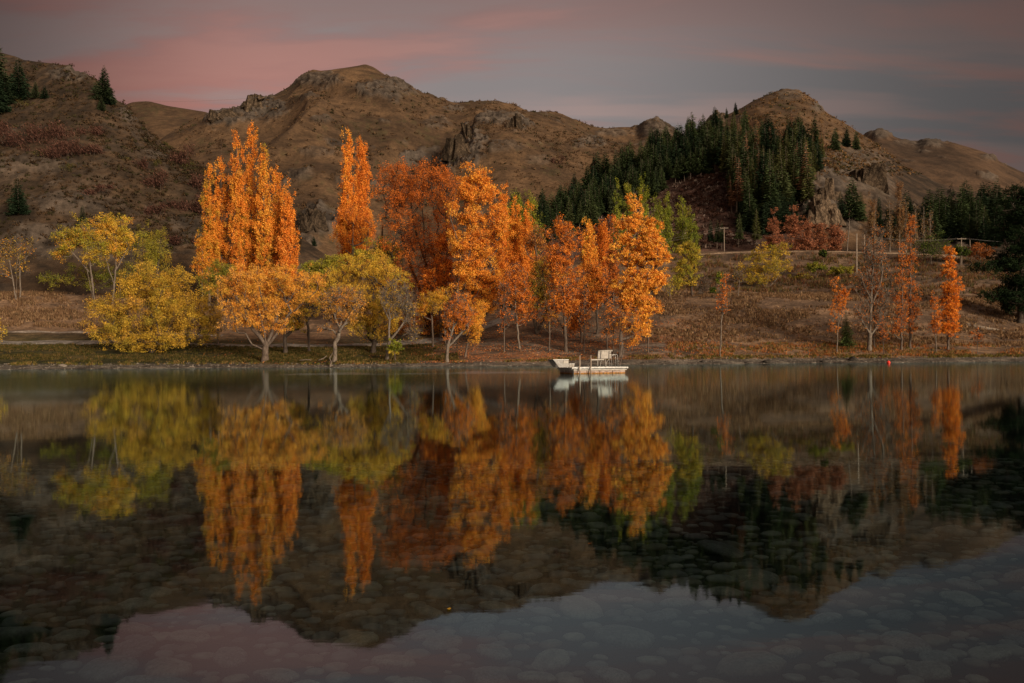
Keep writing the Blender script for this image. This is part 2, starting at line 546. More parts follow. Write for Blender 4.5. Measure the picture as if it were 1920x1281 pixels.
def build_lake_bed():
    ys = np.concatenate((np.arange(-70, 0, 6.0), np.arange(0, 20, 0.2), np.arange(20, 122, 2.0)))
    us = np.concatenate((np.arange(-320, -13, 12.0), np.arange(-13, 13.01, 0.25), np.arange(14, 321, 12.0)))
    X, Y = np.meshgrid(us, ys)
    Z = bedz(X, Y)
    n = fbm(X * 2.5, Y * 2.5, octv=4, seed=51)
    col = lerpc((0.015, 0.015, 0.013), (0.05, 0.047, 0.039), sstep(n, -0.5, 0.4))
    bed = structure(obj('lake_bed', np.stack((X, Y, Z), -1), grid_faces(*X.shape), M_GROUND, col=col.reshape(-1, 3), smooth=True))
    # stones: dart throwing, big ones first
    rng = np.random.default_rng(12)
    cell = {}
    kept = []
    sizes = np.concatenate((rng.uniform(0.28, 0.46, 80), rng.uniform(0.15, 0.28, 1900), rng.uniform(0.10, 0.17, 6200), rng.uniform(0.055, 0.10, 7000)))
    for i, rr in enumerate(sizes):
        rr *= 0.5
        y = 2.6 + (rng.random() ** 0.8) * 15.5
        if rr < 0.06 and y > 9.5:
            continue
        x = rng.uniform(-1, 1) * (0.68 * y + 1.4)
        ok = True
        gx, gy = int(x // 0.4), int(y // 0.4)
        for a in (-1, 0, 1):
            for b in (-1, 0, 1):
                for (xx, yy, r2) in cell.get((gx + a, gy + b), ()):
                    if (xx - x) ** 2 + (yy - y) ** 2 < (0.94 * (rr + r2)) ** 2:
                        ok = False
                        break
                if not ok:
                    break
            if not ok:
                break
        if ok:
            cell.setdefault((gx, gy), []).append((x, y, rr))
            kept.append((x, y, rr))
    kept = np.array(kept)
    kept = kept[np.argsort(-kept[:, 2] / kept[:, 1])]
    import bmesh
    vars_ = []
    for lv in (2, 3, 1):
        for k in range(9):
            bm = bmesh.new()
            bmesh.ops.create_icosphere(bm, subdivisions=lv, radius=1)
            v = np.array([p.co[:] for p in bm.verts])
            f = np.array([[q.index for q in p.verts] for p in bm.faces])
            bm.free()
            s = rng.uniform(0, 50)
            rad = 1 + 0.22 * vnoise(v[:, 0] * 1.1 + s, v[:, 1] * 1.1, v[:, 2] * 1.1, k) + 0.07 * vnoise(v[:, 0] * 2.6 + s, v[:, 1] * 2.6, v[:, 2] * 2.6, k + 5)
            # worn river stone: rounded box rather than a ball
            sup = (np.abs(v) ** 3.0).sum(1) ** (-1 / 3.0)
            v = v * (rad * (0.45 + 0.55 * sup))[:, None]
            v[:, 0] *= rng.uniform(1.05, 1.4)
            v[:, 1] *= rng.uniform(0.75, 1.0)
            v[:, 2] *= rng.uniform(0.24, 0.36)
            vars_.append((v, f))
    base_cols = np.array([(0.37, 0.35, 0.29), (0.29, 0.28, 0.245), (0.42, 0.39, 0.315), (0.25, 0.245, 0.225), (0.33, 0.285, 0.22), (0.36, 0.35, 0.31)])
    # the 300 that show largest: one object each (shared meshes)
    mats = []
    shared = []
    for k in range(9):
        v, f = vars_[9 + k]
        tone = base_cols[k % 6]
        c = np.broadcast_to(tone, v.shape)
        shared.append(mesh_data('stone', v, f, M_ROCKB, col=c, smooth=True))
    for x, y, rr in kept[:300]:
        o = link(bpy.data.objects.new('stone', shared[rng.integers(9)]), bed)
        o.location = (x, y, float(bedz(x, y)) + rr * 0.12)
        o.rotation_euler = (rng.normal(0, 0.12), rng.normal(0, 0.12), rng.normal(0, 0.5) + (math.pi if rng.random() < 0.5 else 0))
        s = rr * rng.uniform(0.86, 1.0)
        o.scale = (s, s, s)
    V, Fc, Cc, k0 = [], [], [], 0
    for kk_, (x, y, rr) in enumerate(kept[300:]):
        v, f = vars_[rng.integers(9) + (0 if kk_ < 1300 else 18)]
        a = rng.normal(0, 0.5)
        ca, sa = math.cos(a), math.sin(a)
        w = v * rr
        w = np.stack((w[:, 0] * ca - w[:, 1] * sa, w[:, 0] * sa + w[:, 1] * ca, w[:, 2]), -1)
        w += (x, y, float(bedz(x, y)) + rr * 0.1)
        V.append(w); Fc.append(f + k0); k0 += len(w)
        Cc.append(np.broadcast_to(base_cols[rng.integers(6)] * rng.uniform(0.75, 1.15), w.shape))
    o = obj('pebbles', np.concatenate(V), np.concatenate(Fc), M_ROCKB, bed, col=np.concatenate(Cc), smooth=True)
    o['kind'] = 'stuff'
    print('STONES', len(kept))


M_ROCKB = attr_mat('river_stone', 9.0, 0.72, 1.2, 0.3, 14.0, 0.02, 0.8)
build_lake_bed()


# ------------------------------------------------------------------ hills
class Hill:
    def __init__(self, name, sky, dr, toe, dt, x0, x1, nc, nr, big=0.10, fine=1.0, seed=1, back=0.5, k=1.0,
                 rock=(), colfn=None, grain=1.0, spot=0.7):
        """sky: skyline (px, py); dr: distance of the crest; toe: (px, py) of the foot; dt its distance"""
        px = np.linspace(x0, x1, nc)
        sk = np.array(sky, float)
        py = np.interp(px, sk[:, 0], sk[:, 1])
        ker = np.hanning(7); ker /= ker.sum()
        py = np.convolve(np.pad(py, 3, mode='edge'), ker, 'valid')
        dr_ = np.interp(px, *np.array(dr, float).T)
        tp = np.interp(px, *np.array(toe, float).T)
        dt_ = np.interp(px, *np.array(dt, float).T)
        nb = max(10, nr // 5)
        t = np.concatenate((np.linspace(0, 1, nr) ** 1.0, 1 + np.linspace(0, 1, nb + 1)[1:]))
        T, PX = np.meshgrid(t, px, indexing='ij')
        w_ = max(9, int(150 / (px[1] - px[0])) | 1)
        ker = np.hanning(w_ + 2)[1:-1]; ker /= ker.sum()
        pys = np.convolve(np.pad(py, w_ // 2, mode='edge'), ker, 'valid')
        tl = sstep(np.clip(T, 0, 1), 0.62, 0.985)
        PYr = pys[None, :] * (1 - tl) + py[None, :] * tl
        DR, TP, DT = (np.broadcast_to(a, T.shape) for a in (dr_, tp + 45, dt_ - 10))
        a_r = PX - 960
        zr = CAMH + (-a_r * SR + (HOR - PYr) * CR) / F * DR
        zt = CAMH + (-a_r * SR + (HOR - TP) * CR) / F * DT
        tc = np.minimum(T, 1)
        D = DT + (DR - DT) * tc + np.maximum(T - 1, 0) * back * DR
        prof = tc ** k
        # round the crest so that it does not end in a knife edge
        z = zt + (zr - zt) * prof
        over = np.maximum(T - 1, 0)
        z = z - (zr - 0) * (over ** 1.3) * 0.9
        X = ((PX - 960) * CR + (HOR - 400) * SR * 0) / F * D
        Y = D
        hgt = np.maximum(zr - zt, 1)
        env = np.sin(np.pi * np.clip(tc, 0, 1)) ** 0.7
        L = np.mean(dr_) * 0.22
        # spurs and gullies that run down the slope
        wx = X + 0.35 * L * fbm(X / L, Y / L, octv=2, seed=seed + 50)
        spur = ridged(wx / L, Y / (L * 2.2), octv=3, seed=seed)
        z = z + hgt * big * env * spur
        hill_n = fbm(X / (L * 0.25), Y / (L * 0.25), octv=5, seed=seed + 3)
        z = z + hgt * 0.022 * hill_n * (0.25 + 0.75 * env) * fine
        # rock
        s = np.mean(dr_) / 900.0
        rk = np.zeros_like(z)
        PXp, PYp = pix(X, Y, z)
        for (rx, ry, ax, ay, st) in rock:
            e = ((PXp - rx) / ax) ** 2 + ((PYp - ry) / ay) ** 2
            e = e + 0.9 * fbm(X / (8 * s), Y / (14 * s), z / (8 * s), octv=3, seed=seed + 9)
            rk = np.maximum(rk, st * (1 - sstep(e, 0.3, 1.1)))
        spots = fbm(X / (26 * s), Y / (40 * s), z / (26 * s), octv=4, seed=seed + 17)
        rk = np.maximum(rk, spot * sstep(spots, 0.40, 0.56))
        jag = ridged(X / (9 * s) + 0.3 * z / (9 * s), Y / (16 * s), z / (6 * s), octv=4, seed=seed + 23)
        jag = np.maximum(jag, -0.3)
        z = z + rk * (jag + 0.2) * 3.6 * s * grain
        D2 = -rk * (jag) * 4.0 * s * grain
        Y = Y + D2
        # colour of what covers it
        n1 = fbm(X / (40 * s), Y / (60 * s), z / (40 * s), octv=5, seed=seed + 31)
        n2 = fbm(X / (6 * s), Y / (9 * s), z / (6 * s), octv=3, seed=seed + 37)
        tuss = lerpc((0.050, 0.032, 0.019), (0.106, 0.066, 0.036), sstep(n1 + 0.5 * n2, -0.5, 0.5))
        tuss = lerpc(tuss, np.broadcast_to((0.046, 0.039, 0.019), tuss.shape), 0.6 * sstep(n2 - 0.7 * n1, 0.30, 0.5))
        rockc = lerpc((0.022, 0.018, 0.015), (0.088, 0.073, 0.060), sstep(n2 + 0.7 * jag, -0.5, 0.8))
        C = tuss
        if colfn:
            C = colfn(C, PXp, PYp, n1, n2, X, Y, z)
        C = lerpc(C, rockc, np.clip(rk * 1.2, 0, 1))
        self.PX, self.X, self.Y, self.Z = px, X[:nr], Y[:nr], z[:nr]
        _, self.PY = pix(self.X, self.Y, self.Z)
        self.o = structure(obj(name, np.stack((X, Y, z), -1), grid_faces(*X.shape), M_HILL, col=C.reshape(-1, 3), smooth=True))

    def at(self, px, py):
        c = int(np.clip(np.searchsorted(self.PX, px), 0, len(self.PX) - 1))
        col = np.minimum.accumulate(self.PY[:, c])
        r = int(np.clip(np.searchsorted(-col, -py), 0, len(col) - 1))
        return np.array((self.X[r, c], self.Y[r, c], self.Z[r, c]))

    def visible(self, px, py):
        c = int(np.clip(np.searchsorted(self.PX, px), 0, len(self.PX) - 1))
        return py > self.PY[:, c].min()


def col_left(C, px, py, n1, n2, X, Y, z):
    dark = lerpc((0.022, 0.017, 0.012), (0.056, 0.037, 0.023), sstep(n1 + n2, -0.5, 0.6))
    C = lerpc(C * 0.75, dark, 0.75)  # dark scrub, darkened further to put the hill's shade into its colour
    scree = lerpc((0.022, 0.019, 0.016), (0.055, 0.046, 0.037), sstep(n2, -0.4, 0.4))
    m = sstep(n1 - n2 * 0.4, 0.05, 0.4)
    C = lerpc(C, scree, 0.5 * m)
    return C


def col_right(C, px, py, n1, n2, X, Y, z):
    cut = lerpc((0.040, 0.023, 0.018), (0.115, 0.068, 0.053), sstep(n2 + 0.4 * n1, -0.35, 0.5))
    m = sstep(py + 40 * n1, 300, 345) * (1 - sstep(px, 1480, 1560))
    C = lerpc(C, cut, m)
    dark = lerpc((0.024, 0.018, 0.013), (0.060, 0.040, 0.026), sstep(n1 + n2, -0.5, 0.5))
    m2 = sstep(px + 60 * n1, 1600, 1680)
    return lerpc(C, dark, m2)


far_hill = Hill('far_hill', [(100, 260), (200, 225), (245, 192), (280, 190), (320, 200), (385, 208), (440, 225), (600, 300)], [(0, 1500), (700, 1500)],
                [(0, 420), (700, 420)], [(0, 900), (700, 900)], 100, 600, 100, 50, seed=4, big=0.06)
mountain = Hill('mountain', [(100, 330), (260, 292), (320, 250), (360, 228), (390, 214), (420, 210), (446, 206), (466, 198), (478, 182), (487, 177), (496, 190), (520, 178), (545, 163), (570, 145), (590, 131), (605, 134),
                (620, 133), (655, 128), (690, 123), (705, 127), (735, 147), (760, 162), (780, 181), (800, 182), (840, 193), (870, 199), (900, 191), (935, 189), (960, 195),
                (1000, 214), (1030, 216), (1060, 221), (1110, 236), (1140, 240), (1165, 238), (1200, 238), (1213, 226), (1232, 221), (1255, 234), (1300, 262), (1400, 310), (1700, 340)],
                [(100, 720), (400, 800), (690, 1000), (1000, 950), (1200, 900), (1700, 800)],
                [(100, 500), (1700, 500)], [(100, 340), (600, 330), (1000, 400), (1700, 420)], 140, 1560, 700, 150, seed=11, big=0.12, k=0.95,
                rock=[(475, 205, 70, 26, 1.0), (425, 222, 45, 16, .9), (590, 150, 60, 14, .7), (735, 165, 60, 22, .8), (690, 165, 30, 14, .8), (850, 205, 22, 7, .7), (1232, 240, 50, 24, .7), (780, 300, 35, 16, .9), (600, 225, 25, 10, .6),
                      (590, 285, 40, 12, .5), (1150, 250, 45, 8, .6), (820, 230, 30, 14, .5), (560, 330, 30, 14, .4), (600, 415, 55, 38, 1.0), (560, 455, 50, 25, .7)])
spur = Hill('rocky_spur', [(700, 400), (770, 345), (805, 318), (830, 292), (848, 268), (866, 258), (873, 234), (881, 231), (887, 246), (892, 222), (905, 214), (930, 211), (960, 212), (980, 216), (1000, 230), (1060, 246), (1150, 266), (1220, 276), (1300, 300), (1500, 360)],
            [(700, 520), (900, 600), (1300, 640)], [(700, 480), (1500, 470)], [(700, 330), (1500, 360)], 720, 1420, 420, 130, seed=23, big=0.10,
            rock=[(875, 270, 42, 42, 1.0), (840, 300, 40, 25, .95), (930, 222, 60, 14, .8), (975, 232, 30, 16, .85), (1105, 268, 34, 12, .8), (1010, 300, 30, 12, .4), (945, 275, 45, 14, .5)])
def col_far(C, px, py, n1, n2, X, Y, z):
    return lerpc((0.036, 0.024, 0.016), (0.070, 0.044, 0.027), sstep(n1 + 0.4 * n2, -0.5, 0.5))  # ridge tones darkened: shade put into the colour, not cast


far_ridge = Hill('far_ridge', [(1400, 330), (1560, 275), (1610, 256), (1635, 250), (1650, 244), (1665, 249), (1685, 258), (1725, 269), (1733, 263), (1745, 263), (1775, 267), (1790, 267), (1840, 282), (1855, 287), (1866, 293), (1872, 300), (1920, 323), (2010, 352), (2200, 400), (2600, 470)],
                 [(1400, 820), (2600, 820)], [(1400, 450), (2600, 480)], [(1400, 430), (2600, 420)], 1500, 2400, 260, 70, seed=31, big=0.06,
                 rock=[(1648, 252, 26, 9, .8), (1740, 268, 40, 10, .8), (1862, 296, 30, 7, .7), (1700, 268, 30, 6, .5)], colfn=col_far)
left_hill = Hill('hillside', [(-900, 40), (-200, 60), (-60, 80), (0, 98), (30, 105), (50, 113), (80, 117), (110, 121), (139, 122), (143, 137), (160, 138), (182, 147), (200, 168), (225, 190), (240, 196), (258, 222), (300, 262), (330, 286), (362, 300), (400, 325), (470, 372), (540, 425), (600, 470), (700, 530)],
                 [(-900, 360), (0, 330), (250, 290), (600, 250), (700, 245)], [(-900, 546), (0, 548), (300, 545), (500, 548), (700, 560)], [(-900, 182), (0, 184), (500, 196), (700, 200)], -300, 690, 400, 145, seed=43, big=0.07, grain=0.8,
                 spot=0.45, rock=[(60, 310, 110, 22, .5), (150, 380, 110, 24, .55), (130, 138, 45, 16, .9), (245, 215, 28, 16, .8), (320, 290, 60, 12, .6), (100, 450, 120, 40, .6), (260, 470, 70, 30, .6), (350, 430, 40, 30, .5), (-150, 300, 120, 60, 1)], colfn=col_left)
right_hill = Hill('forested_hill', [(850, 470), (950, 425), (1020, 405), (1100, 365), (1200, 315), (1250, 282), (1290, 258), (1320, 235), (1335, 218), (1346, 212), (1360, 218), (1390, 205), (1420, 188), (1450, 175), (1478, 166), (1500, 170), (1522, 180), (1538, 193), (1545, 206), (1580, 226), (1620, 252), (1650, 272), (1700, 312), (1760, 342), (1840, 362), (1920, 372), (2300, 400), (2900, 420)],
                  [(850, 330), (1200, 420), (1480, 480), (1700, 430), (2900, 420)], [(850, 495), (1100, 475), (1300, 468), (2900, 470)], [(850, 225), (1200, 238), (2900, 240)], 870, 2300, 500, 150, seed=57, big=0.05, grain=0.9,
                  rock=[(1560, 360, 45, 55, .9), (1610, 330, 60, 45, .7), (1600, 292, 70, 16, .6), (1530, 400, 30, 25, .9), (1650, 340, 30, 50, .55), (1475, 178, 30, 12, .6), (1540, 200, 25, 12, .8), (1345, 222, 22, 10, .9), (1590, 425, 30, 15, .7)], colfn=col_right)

# ------------------------------------------------------------------ trees and shrubs
ORANGE, DEEP, GOLD = (0.82, 0.300, 0.044), (0.62, 0.190, 0.036), (0.88, 0.45, 0.070)
RUST, RED, PALE = (0.54, 0.165, 0.036), (0.62, 0.165, 0.030), (0.86, 0.42, 0.10)
YELLOW, OLIVE, GREEN = (0.68, 0.45, 0.06), (0.29, 0.245, 0.040), (0.125, 0.165, 0.026)
LIME, BROWN, DARKG = (0.29, 0.31, 0.040), (0.20, 0.085, 0.035), (0.020, 0.036, 0.016)
MUSTARD = (0.56, 0.335, 0.045)


LEAFN, LEAFS = 2.5, 0.79


def unit(v):
    return v / np.maximum(np.linalg.norm(v, axis=-1, keepdims=True), 1e-9)


def leaf_quads(c, size, col, rng, aspect=0.7, along=None, spread=1.0):
    n = len(c)
    a = unit(rng.normal(size=(n, 3)))
    if along is not None:
        a = unit(along + spread * a)
    b = unit(np.cross(a, rng.normal(size=(n, 3))))
    nn = np.cross(a, b)
    s = size[:, None]
    v = np.empty((n, 3, 3))
    v[:, 0] = c + a * s * 0.55
    v[:, 1] = c - a * s * 0.45 + b * s * aspect * 0.5 + nn * s * 0.1
    v[:, 2] = c - a * s * 0.45 - b * s * aspect * 0.5 - nn * s * 0.1
    f = np.arange(n * 3).reshape(n, 3)
    return v.reshape(-1, 3), f, np.repeat(col, 3, axis=0)


def frusta(p0, p1, r0, r1, K):
    d = unit(p1 - p0)
    ref = np.where(np.abs(d[:, 2:3]) < 0.9, np.array([[0, 0, 1.0]]), np.array([[1.0, 0, 0]]))
    a = unit(np.cross(d, ref))
    b = np.cross(d, a)
    w = 2 * math.pi * np.arange(K) / K
    ring = a[:, None, :] * np.cos(w)[None, :, None] + b[:, None, :] * np.sin(w)[None, :, None]
    v = np.stack((p0[:, None] + ring * r0[:, None, None], p1[:, None] + ring * r1[:, None, None]), 1).reshape(-1, 3)
    e = np.arange(len(p0))[:, None] * (2 * K)
    j = np.arange(K)[None, :]
    f = np.stack((e + j, e + (j + 1) % K, e + K + (j + 1) % K, e + K + j), -1).reshape(-1, 4)
    return v, f


def grow(trunks, clumps, rng, step=0.8, asc=0.6, sag=0.10, wig=0.06):
    """skeleton: trunk polylines, then each clump centre reached from the nearest fitting node"""
    P, par, tk, roots = [], [], [], []
    for tr in trunks:
        tr = np.array(tr, float)
        seg = np.concatenate(([0], np.cumsum(np.linalg.norm(np.diff(tr, axis=0), axis=1))))
        s = np.linspace(0, seg[-1], max(3, int(seg[-1] / step) + 1))
        pts = np.stack([np.interp(s, seg, tr[:, k]) for k in range(3)], -1)
        pts[1:-1, :2] += rng.normal(0, wig * 0.8, (len(pts) - 2, 2))
        last = -1
        if roots:
            dd = np.linalg.norm(np.array(P) - pts[0], axis=1)
            if dd.min() < 0.8 and len(P) > 2:
                last = int(dd.argmin())
        for i, p in enumerate(pts):
            P.append(p); par.append(last); tk.append(True)
            last = len(P) - 1
        roots.append(0)
    P = np.array(P)
    n0 = len(P)
    cap = n0 + len(clumps) * 8 + 10
    A = np.zeros((cap, 3)); A[:n0] = P
    par = par + [0] * (cap - n0); tk = tk + [False] * (cap - n0)
    n = n0
    tips = []
    base = P[0]
    for ci in np.argsort(np.linalg.norm(clumps - base, axis=1)):
        c = clumps[ci]
        d = A[:n] - c
        hd = np.hypot(d[:, 0], d[:, 1])
        cost = np.sqrt(hd ** 2 + d[:, 2] ** 2) + 1.6 * np.maximum(0, d[:, 2] + asc * hd)
        low = A[:n, 2] < base[2] + 0.10 * (clumps[:, 2].max() - base[2])
        j = int((cost + low * 1.5).argmin())
        s0 = A[j].copy()
        L = np.linalg.norm(c - s0)
        k = int(np.clip(round(L / step), 1, 7))
        last = j
        for q in range(1, k + 1):
            t = q / k
            p = s0 + (c - s0) * t
            if q < k:
                p[2] -= sag * L * math.sin(math.pi * t)
                p += rng.normal(0, wig * L ** 0.5, 3)
            A[n] = p; par[n] = last; last = n; n += 1
        tips.append((ci, last))
    A = A[:n]; par = np.array(par[:n]); tk = np.array(tk[:n])
    cnt = np.zeros(n)
    for ci, l in tips:
        cnt[l] += 1
    cnt[n0 - 1] += 0.3
    for i in range(n - 1, -1, -1):
        if cnt[i] == 0:
            cnt[i] = 0.4
        if par[i] >= 0:
            cnt[par[i]] += cnt[i]
    return A, par, tk, cnt


def tree(name, label, cat, d, trunks, blobs, pal, clumps=90, rc=22, leaves=9000, leaf=0.27, r0=0.28, group=None, asc=0.6,
         bark=None, stretch=0.75, twigs=4, seed=None, shell=0.55, depth=0.9, sag=0.10, along=None, spread=1.0, aspect=0.7,
         fill=1.0, base_py=None, vmix=0.0, wig=0.06, lean=0.0):
    """trunks, blobs: outlines read from the photograph in pixels at distance d (blob: x, y, rx, ry)"""
    rng = np.random.default_rng(seed if seed is not None else abs(hash_str(label)))
    m = d / F
    b = trunks[0][0]
    bx = PT(b[0], b[1], d)[0]
    bz = float(G(bx, d)) - 0.12 if base_py is None else PT(b[0], base_py, d)[2]
    base = np.array((bx, d, bz))
    loc = lambda px, py, dy=0.0: PT(px, py, d) - base + np.array((0, dy, 0))
    tr3 = []
    for k, t in enumerate(trunks):
        pts = [loc(px, py) for px, py in t]
        if abs(t[0][1] - b[1]) < 12:
            pts[0][2] = 0.0
        ph = rng.uniform(0, 6.28)
        if k:
            for i, p in enumerate(pts):
                p[1] += math.sin(ph) * 0.10 * max(p[2], 0)
        tr3.append(pts)
    # clump centres
    vol = np.array([bl[2] * bl[2] * bl[3] for bl in blobs], float) ** 0.8
    pick = rng.choice(len(blobs), clumps, p=vol / vol.sum())
    dirs = unit(rng.normal(size=(clumps, 3)))
    rad = rng.random(clumps) ** shell * (0.93 + 0.14 * rng.random(clumps))
    C = np.zeros((clumps, 3))
    for i, k in enumerate(pick):
        px, py, rx, ry = blobs[k][:4]
        o = loc(px, py)
        ex = max(rx - 0.22 * rc, rx * 0.4) * m
        ez = max(ry - 0.25 * rc * stretch, ry * 0.4) * m
        C[i] = o + dirs[i] * rad[i] * np.array((ex, ex * depth, ez))
    C[:, 2] = np.maximum(C[:, 2], 0.35)
    A, par, tk, cnt = grow(tr3, C, rng, step=0.9, asc=asc, sag=sag, wig=wig)
    tot = cnt.max()
    r = np.maximum(r0 * np.sqrt(cnt / tot), 0.018)
    root = empty(name, base, label, cat, group)
    i = np.nonzero(par >= 0)[0]
    p = par[i]
    ra = np.minimum(r[p], r[i] * 1.5)
    flare = np.where(par[p] < 0, 1.45, 1.0)
    ra = ra * np.where(tk[i], flare, 1.0)
    bm_ = bark or M_BARK
    stem = np.zeros(len(par), int)
    ns_ = 0
    for q_ in range(len(par)):
        if par[q_] < 0:
            stem[q_] = ns_
            ns_ += 1
        else:
            stem[q_] = stem[par[q_]]
    jobs = []
    for q_ in range(ns_):
        jobs += [('trunk', tk[i] & (stem[i] == q_), 8), ('branches', ~tk[i] & (stem[i] == q_), 4)]
    first = True
    for nm, sel, K in jobs:
        if sel.any():
            v, f = frusta(A[p][sel], A[i][sel], ra[sel], r[i][sel], K)
            if nm == 'branches' and twigs and first:
                first = False
                # thin bare twigs running out of the clumps
                nt = twigs * clumps
                q = rng.integers(0, clumps, nt)
                s = C[q]
                e = s + unit(rng.normal(size=(nt, 3)) + np.array((0, 0, 0.5))) * (rc * m * rng.uniform(0.5, 1.1, nt))[:, None]
                v2, f2 = frusta(s, e, np.full(nt, 0.032), np.full(nt, 0.010), 3)
                f = [f, f2 + len(v)]
                v = np.concatenate((v, v2))
            bo = obj(nm, v, f, bm_, root, smooth=True)
            if nm == 'branches':
                bo['kind'] = 'stuff'
    if leaves:
        if leaves > 1000:
            leaves = int(leaves * LEAFN)
            leaf = leaf * LEAFS
        # leaves: gathered in sprays round the clump centres
        ns = clumps * 5
        q = np.concatenate((np.arange(clumps), rng.integers(0, clumps, ns - clumps)))
        sp = C[q] + rng.normal(size=(ns, 3)) * np.array((1, 1, stretch)) * rc * m * (0.36 if stretch < 1.25 else 0.42)
        k = rng.integers(0, ns, leaves)
        pos = sp[k] + rng.normal(size=(leaves, 3)) * np.array((1, 1, stretch * 1.1)) * rc * m * 0.17 * fill
        pos[:, 2] = np.maximum(pos[:, 2], 0.25)
        pc = np.array([c for c, w in pal]); pw = np.array([w for c, w in pal], float); pw /= pw.sum()
        cc = pc[rng.choice(len(pal), ns, p=pw)]
        cl = pc[rng.choice(len(pal), clumps, p=pw)][q]
        lf = pc[rng.choice(len(pal), leaves, p=pw)]
        col = 0.45 * cl[k] + 0.25 * cc[k] + 0.30 * lf
        col = col * rng.uniform(0.62, 1.28, (leaves, 1))
        al = None
        if along is not None:
            al = np.broadcast_to(np.array(along, float), (leaves, 3))
        v, f, cv = leaf_quads(pos, leaf * rng.uniform(0.6, 1.35, leaves), np.clip(col, 0, 0.9), rng, aspect, al, spread)
        obj('crown', v, f, M_LEAF, root, col=cv)
    return root


def hash_str(s):
    h = 17
    for ch in s:
        h = (h * 131 + ord(ch)) % 2147483647
    return h


def column(top, bottom, x, w, n=9, x_bottom=None, tip=0.10):
    """blobs of a columnar poplar: pointed at the top, widest a third of the way up"""
    out = []
    xb = x if x_bottom is None else x_bottom
    for k in range(n):
        t = (k + 0.5) / n
        y = top + (bottom - top) * t
        wd = w * 0.5 * (tip + (1 - tip) * min(1, (t / 0.62)) ** 0.85) * (1 - 0.18 * max(0, t - 0.75) * 4)
        out.append((x + (xb - x) * t, y, max(wd, 3), (bottom - top) / n * 0.85))
    return out


def poplar(name, label, d, x, top, bottom, w, base, pal, group=None, xb=None, leaves=7500, clumps=100, rc=10.5, leaf=0.33, **kw):
    xb = x if xb is None else xb
    return tree(name, label, 'tree', d, [[(xb, base), ((x + xb) / 2, (top + base) / 2), (x, top)]], column(top - 9, bottom, x, w, 11, xb), pal,
                clumps=clumps, rc=rc, leaves=leaves, leaf=leaf, r0=kw.pop('r0', 0.32), group=group, asc=kw.pop('asc', 1.8), stretch=kw.pop('stretch', 1.7), shell=kw.pop('shell', 0.5),
                twigs=1, along=(0, 0, 1.0), spread=0.9, **kw)


OR1 = [(ORANGE, 5), (GOLD, 2), (DEEP, 2)]
OR2 = [(ORANGE, 4), (DEEP, 3), (RUST, 1), (GOLD, 1)]

# --- the big clump of poplars on the left
g = 'orange poplars in the tall left clump'
PO = [(ORANGE, 5), (DEEP, 2.5), (GOLD, 1.5), (OLIVE, 1.0), (BROWN, 0.8)]
poplar('poplar', 'outermost left poplar of the big orange clump, lower and browner than its neighbours', 168, 392, 322, 540, 40, 548, [(ORANGE, 3), (DEEP, 2), (OLIVE, 2), (MUSTARD, 2)], g)
poplar('poplar', 'orange poplar with a pale tip, second from the left in the tall left clump', 170, 415, 262, 545, 40, 548, PO, g)
poplar('poplar', 'highest orange poplar of the tall left clump, above the vase shaped gold willow', 168, 444, 251, 545, 42, 548, PO, g, leaves=9500, clumps=120)
poplar('poplar', 'orange poplar with a double tip just right of the highest one in the left clump', 170, 471, 257, 545, 40, 548, PO, g, leaves=9500, clumps=120)
poplar('poplar', 'orange poplar with green lower leaves, third from the right in the left clump', 167, 494, 280, 545, 38, 548, [(ORANGE, 4), (DEEP, 2), (GOLD, 2), (OLIVE, 2.2)], g)
poplar('poplar', 'orange poplar with sloping shoulder, second from the right in the left clump', 169, 517, 306, 545, 38, 548, PO, g)
poplar('poplar', 'outermost right poplar of the big orange clump, the lowest on that side', 166, 541, 362, 540, 36, 548, [(ORANGE, 5), (DEEP, 2), (PALE, 1)], g)
tree('poplar_sucker', 'low orange sapling at the left foot of the big poplar clump', 'tree', 163, [[(378, 552), (380, 450)]], [(378, 490, 16, 38), (383, 455, 12, 22)], [(ORANGE, 3), (MUSTARD, 3), (DEEP, 1)], clumps=30, rc=13, leaves=2200, r0=0.12)

# --- the poplar pair
g = 'poplars of the narrow pair'
poplar('poplar', 'left poplar of the narrow orange pair, a little lower with a pointed tip', 172, 652, 257, 500, 42, 540, [(ORANGE, 6), (DEEP, 2), (GOLD, 1)], g, leaves=9500, clumps=120)
poplar('poplar', 'right poplar of the narrow orange pair, the higher one with a forked tip', 174, 679, 240, 500, 36, 540, [(ORANGE, 4), (DEEP, 3), (RUST, 1)], g, leaves=9000, clumps=110)
tree('poplar_sucker', 'low orange tree filling the foot of the narrow poplar pair', 'tree', 169, [[(660, 545), (662, 420)]], [(645, 440, 22, 34), (690, 430, 18, 40), (662, 410, 18, 30)], OR2, clumps=50, rc=14, leaves=4200, stretch=1.3)

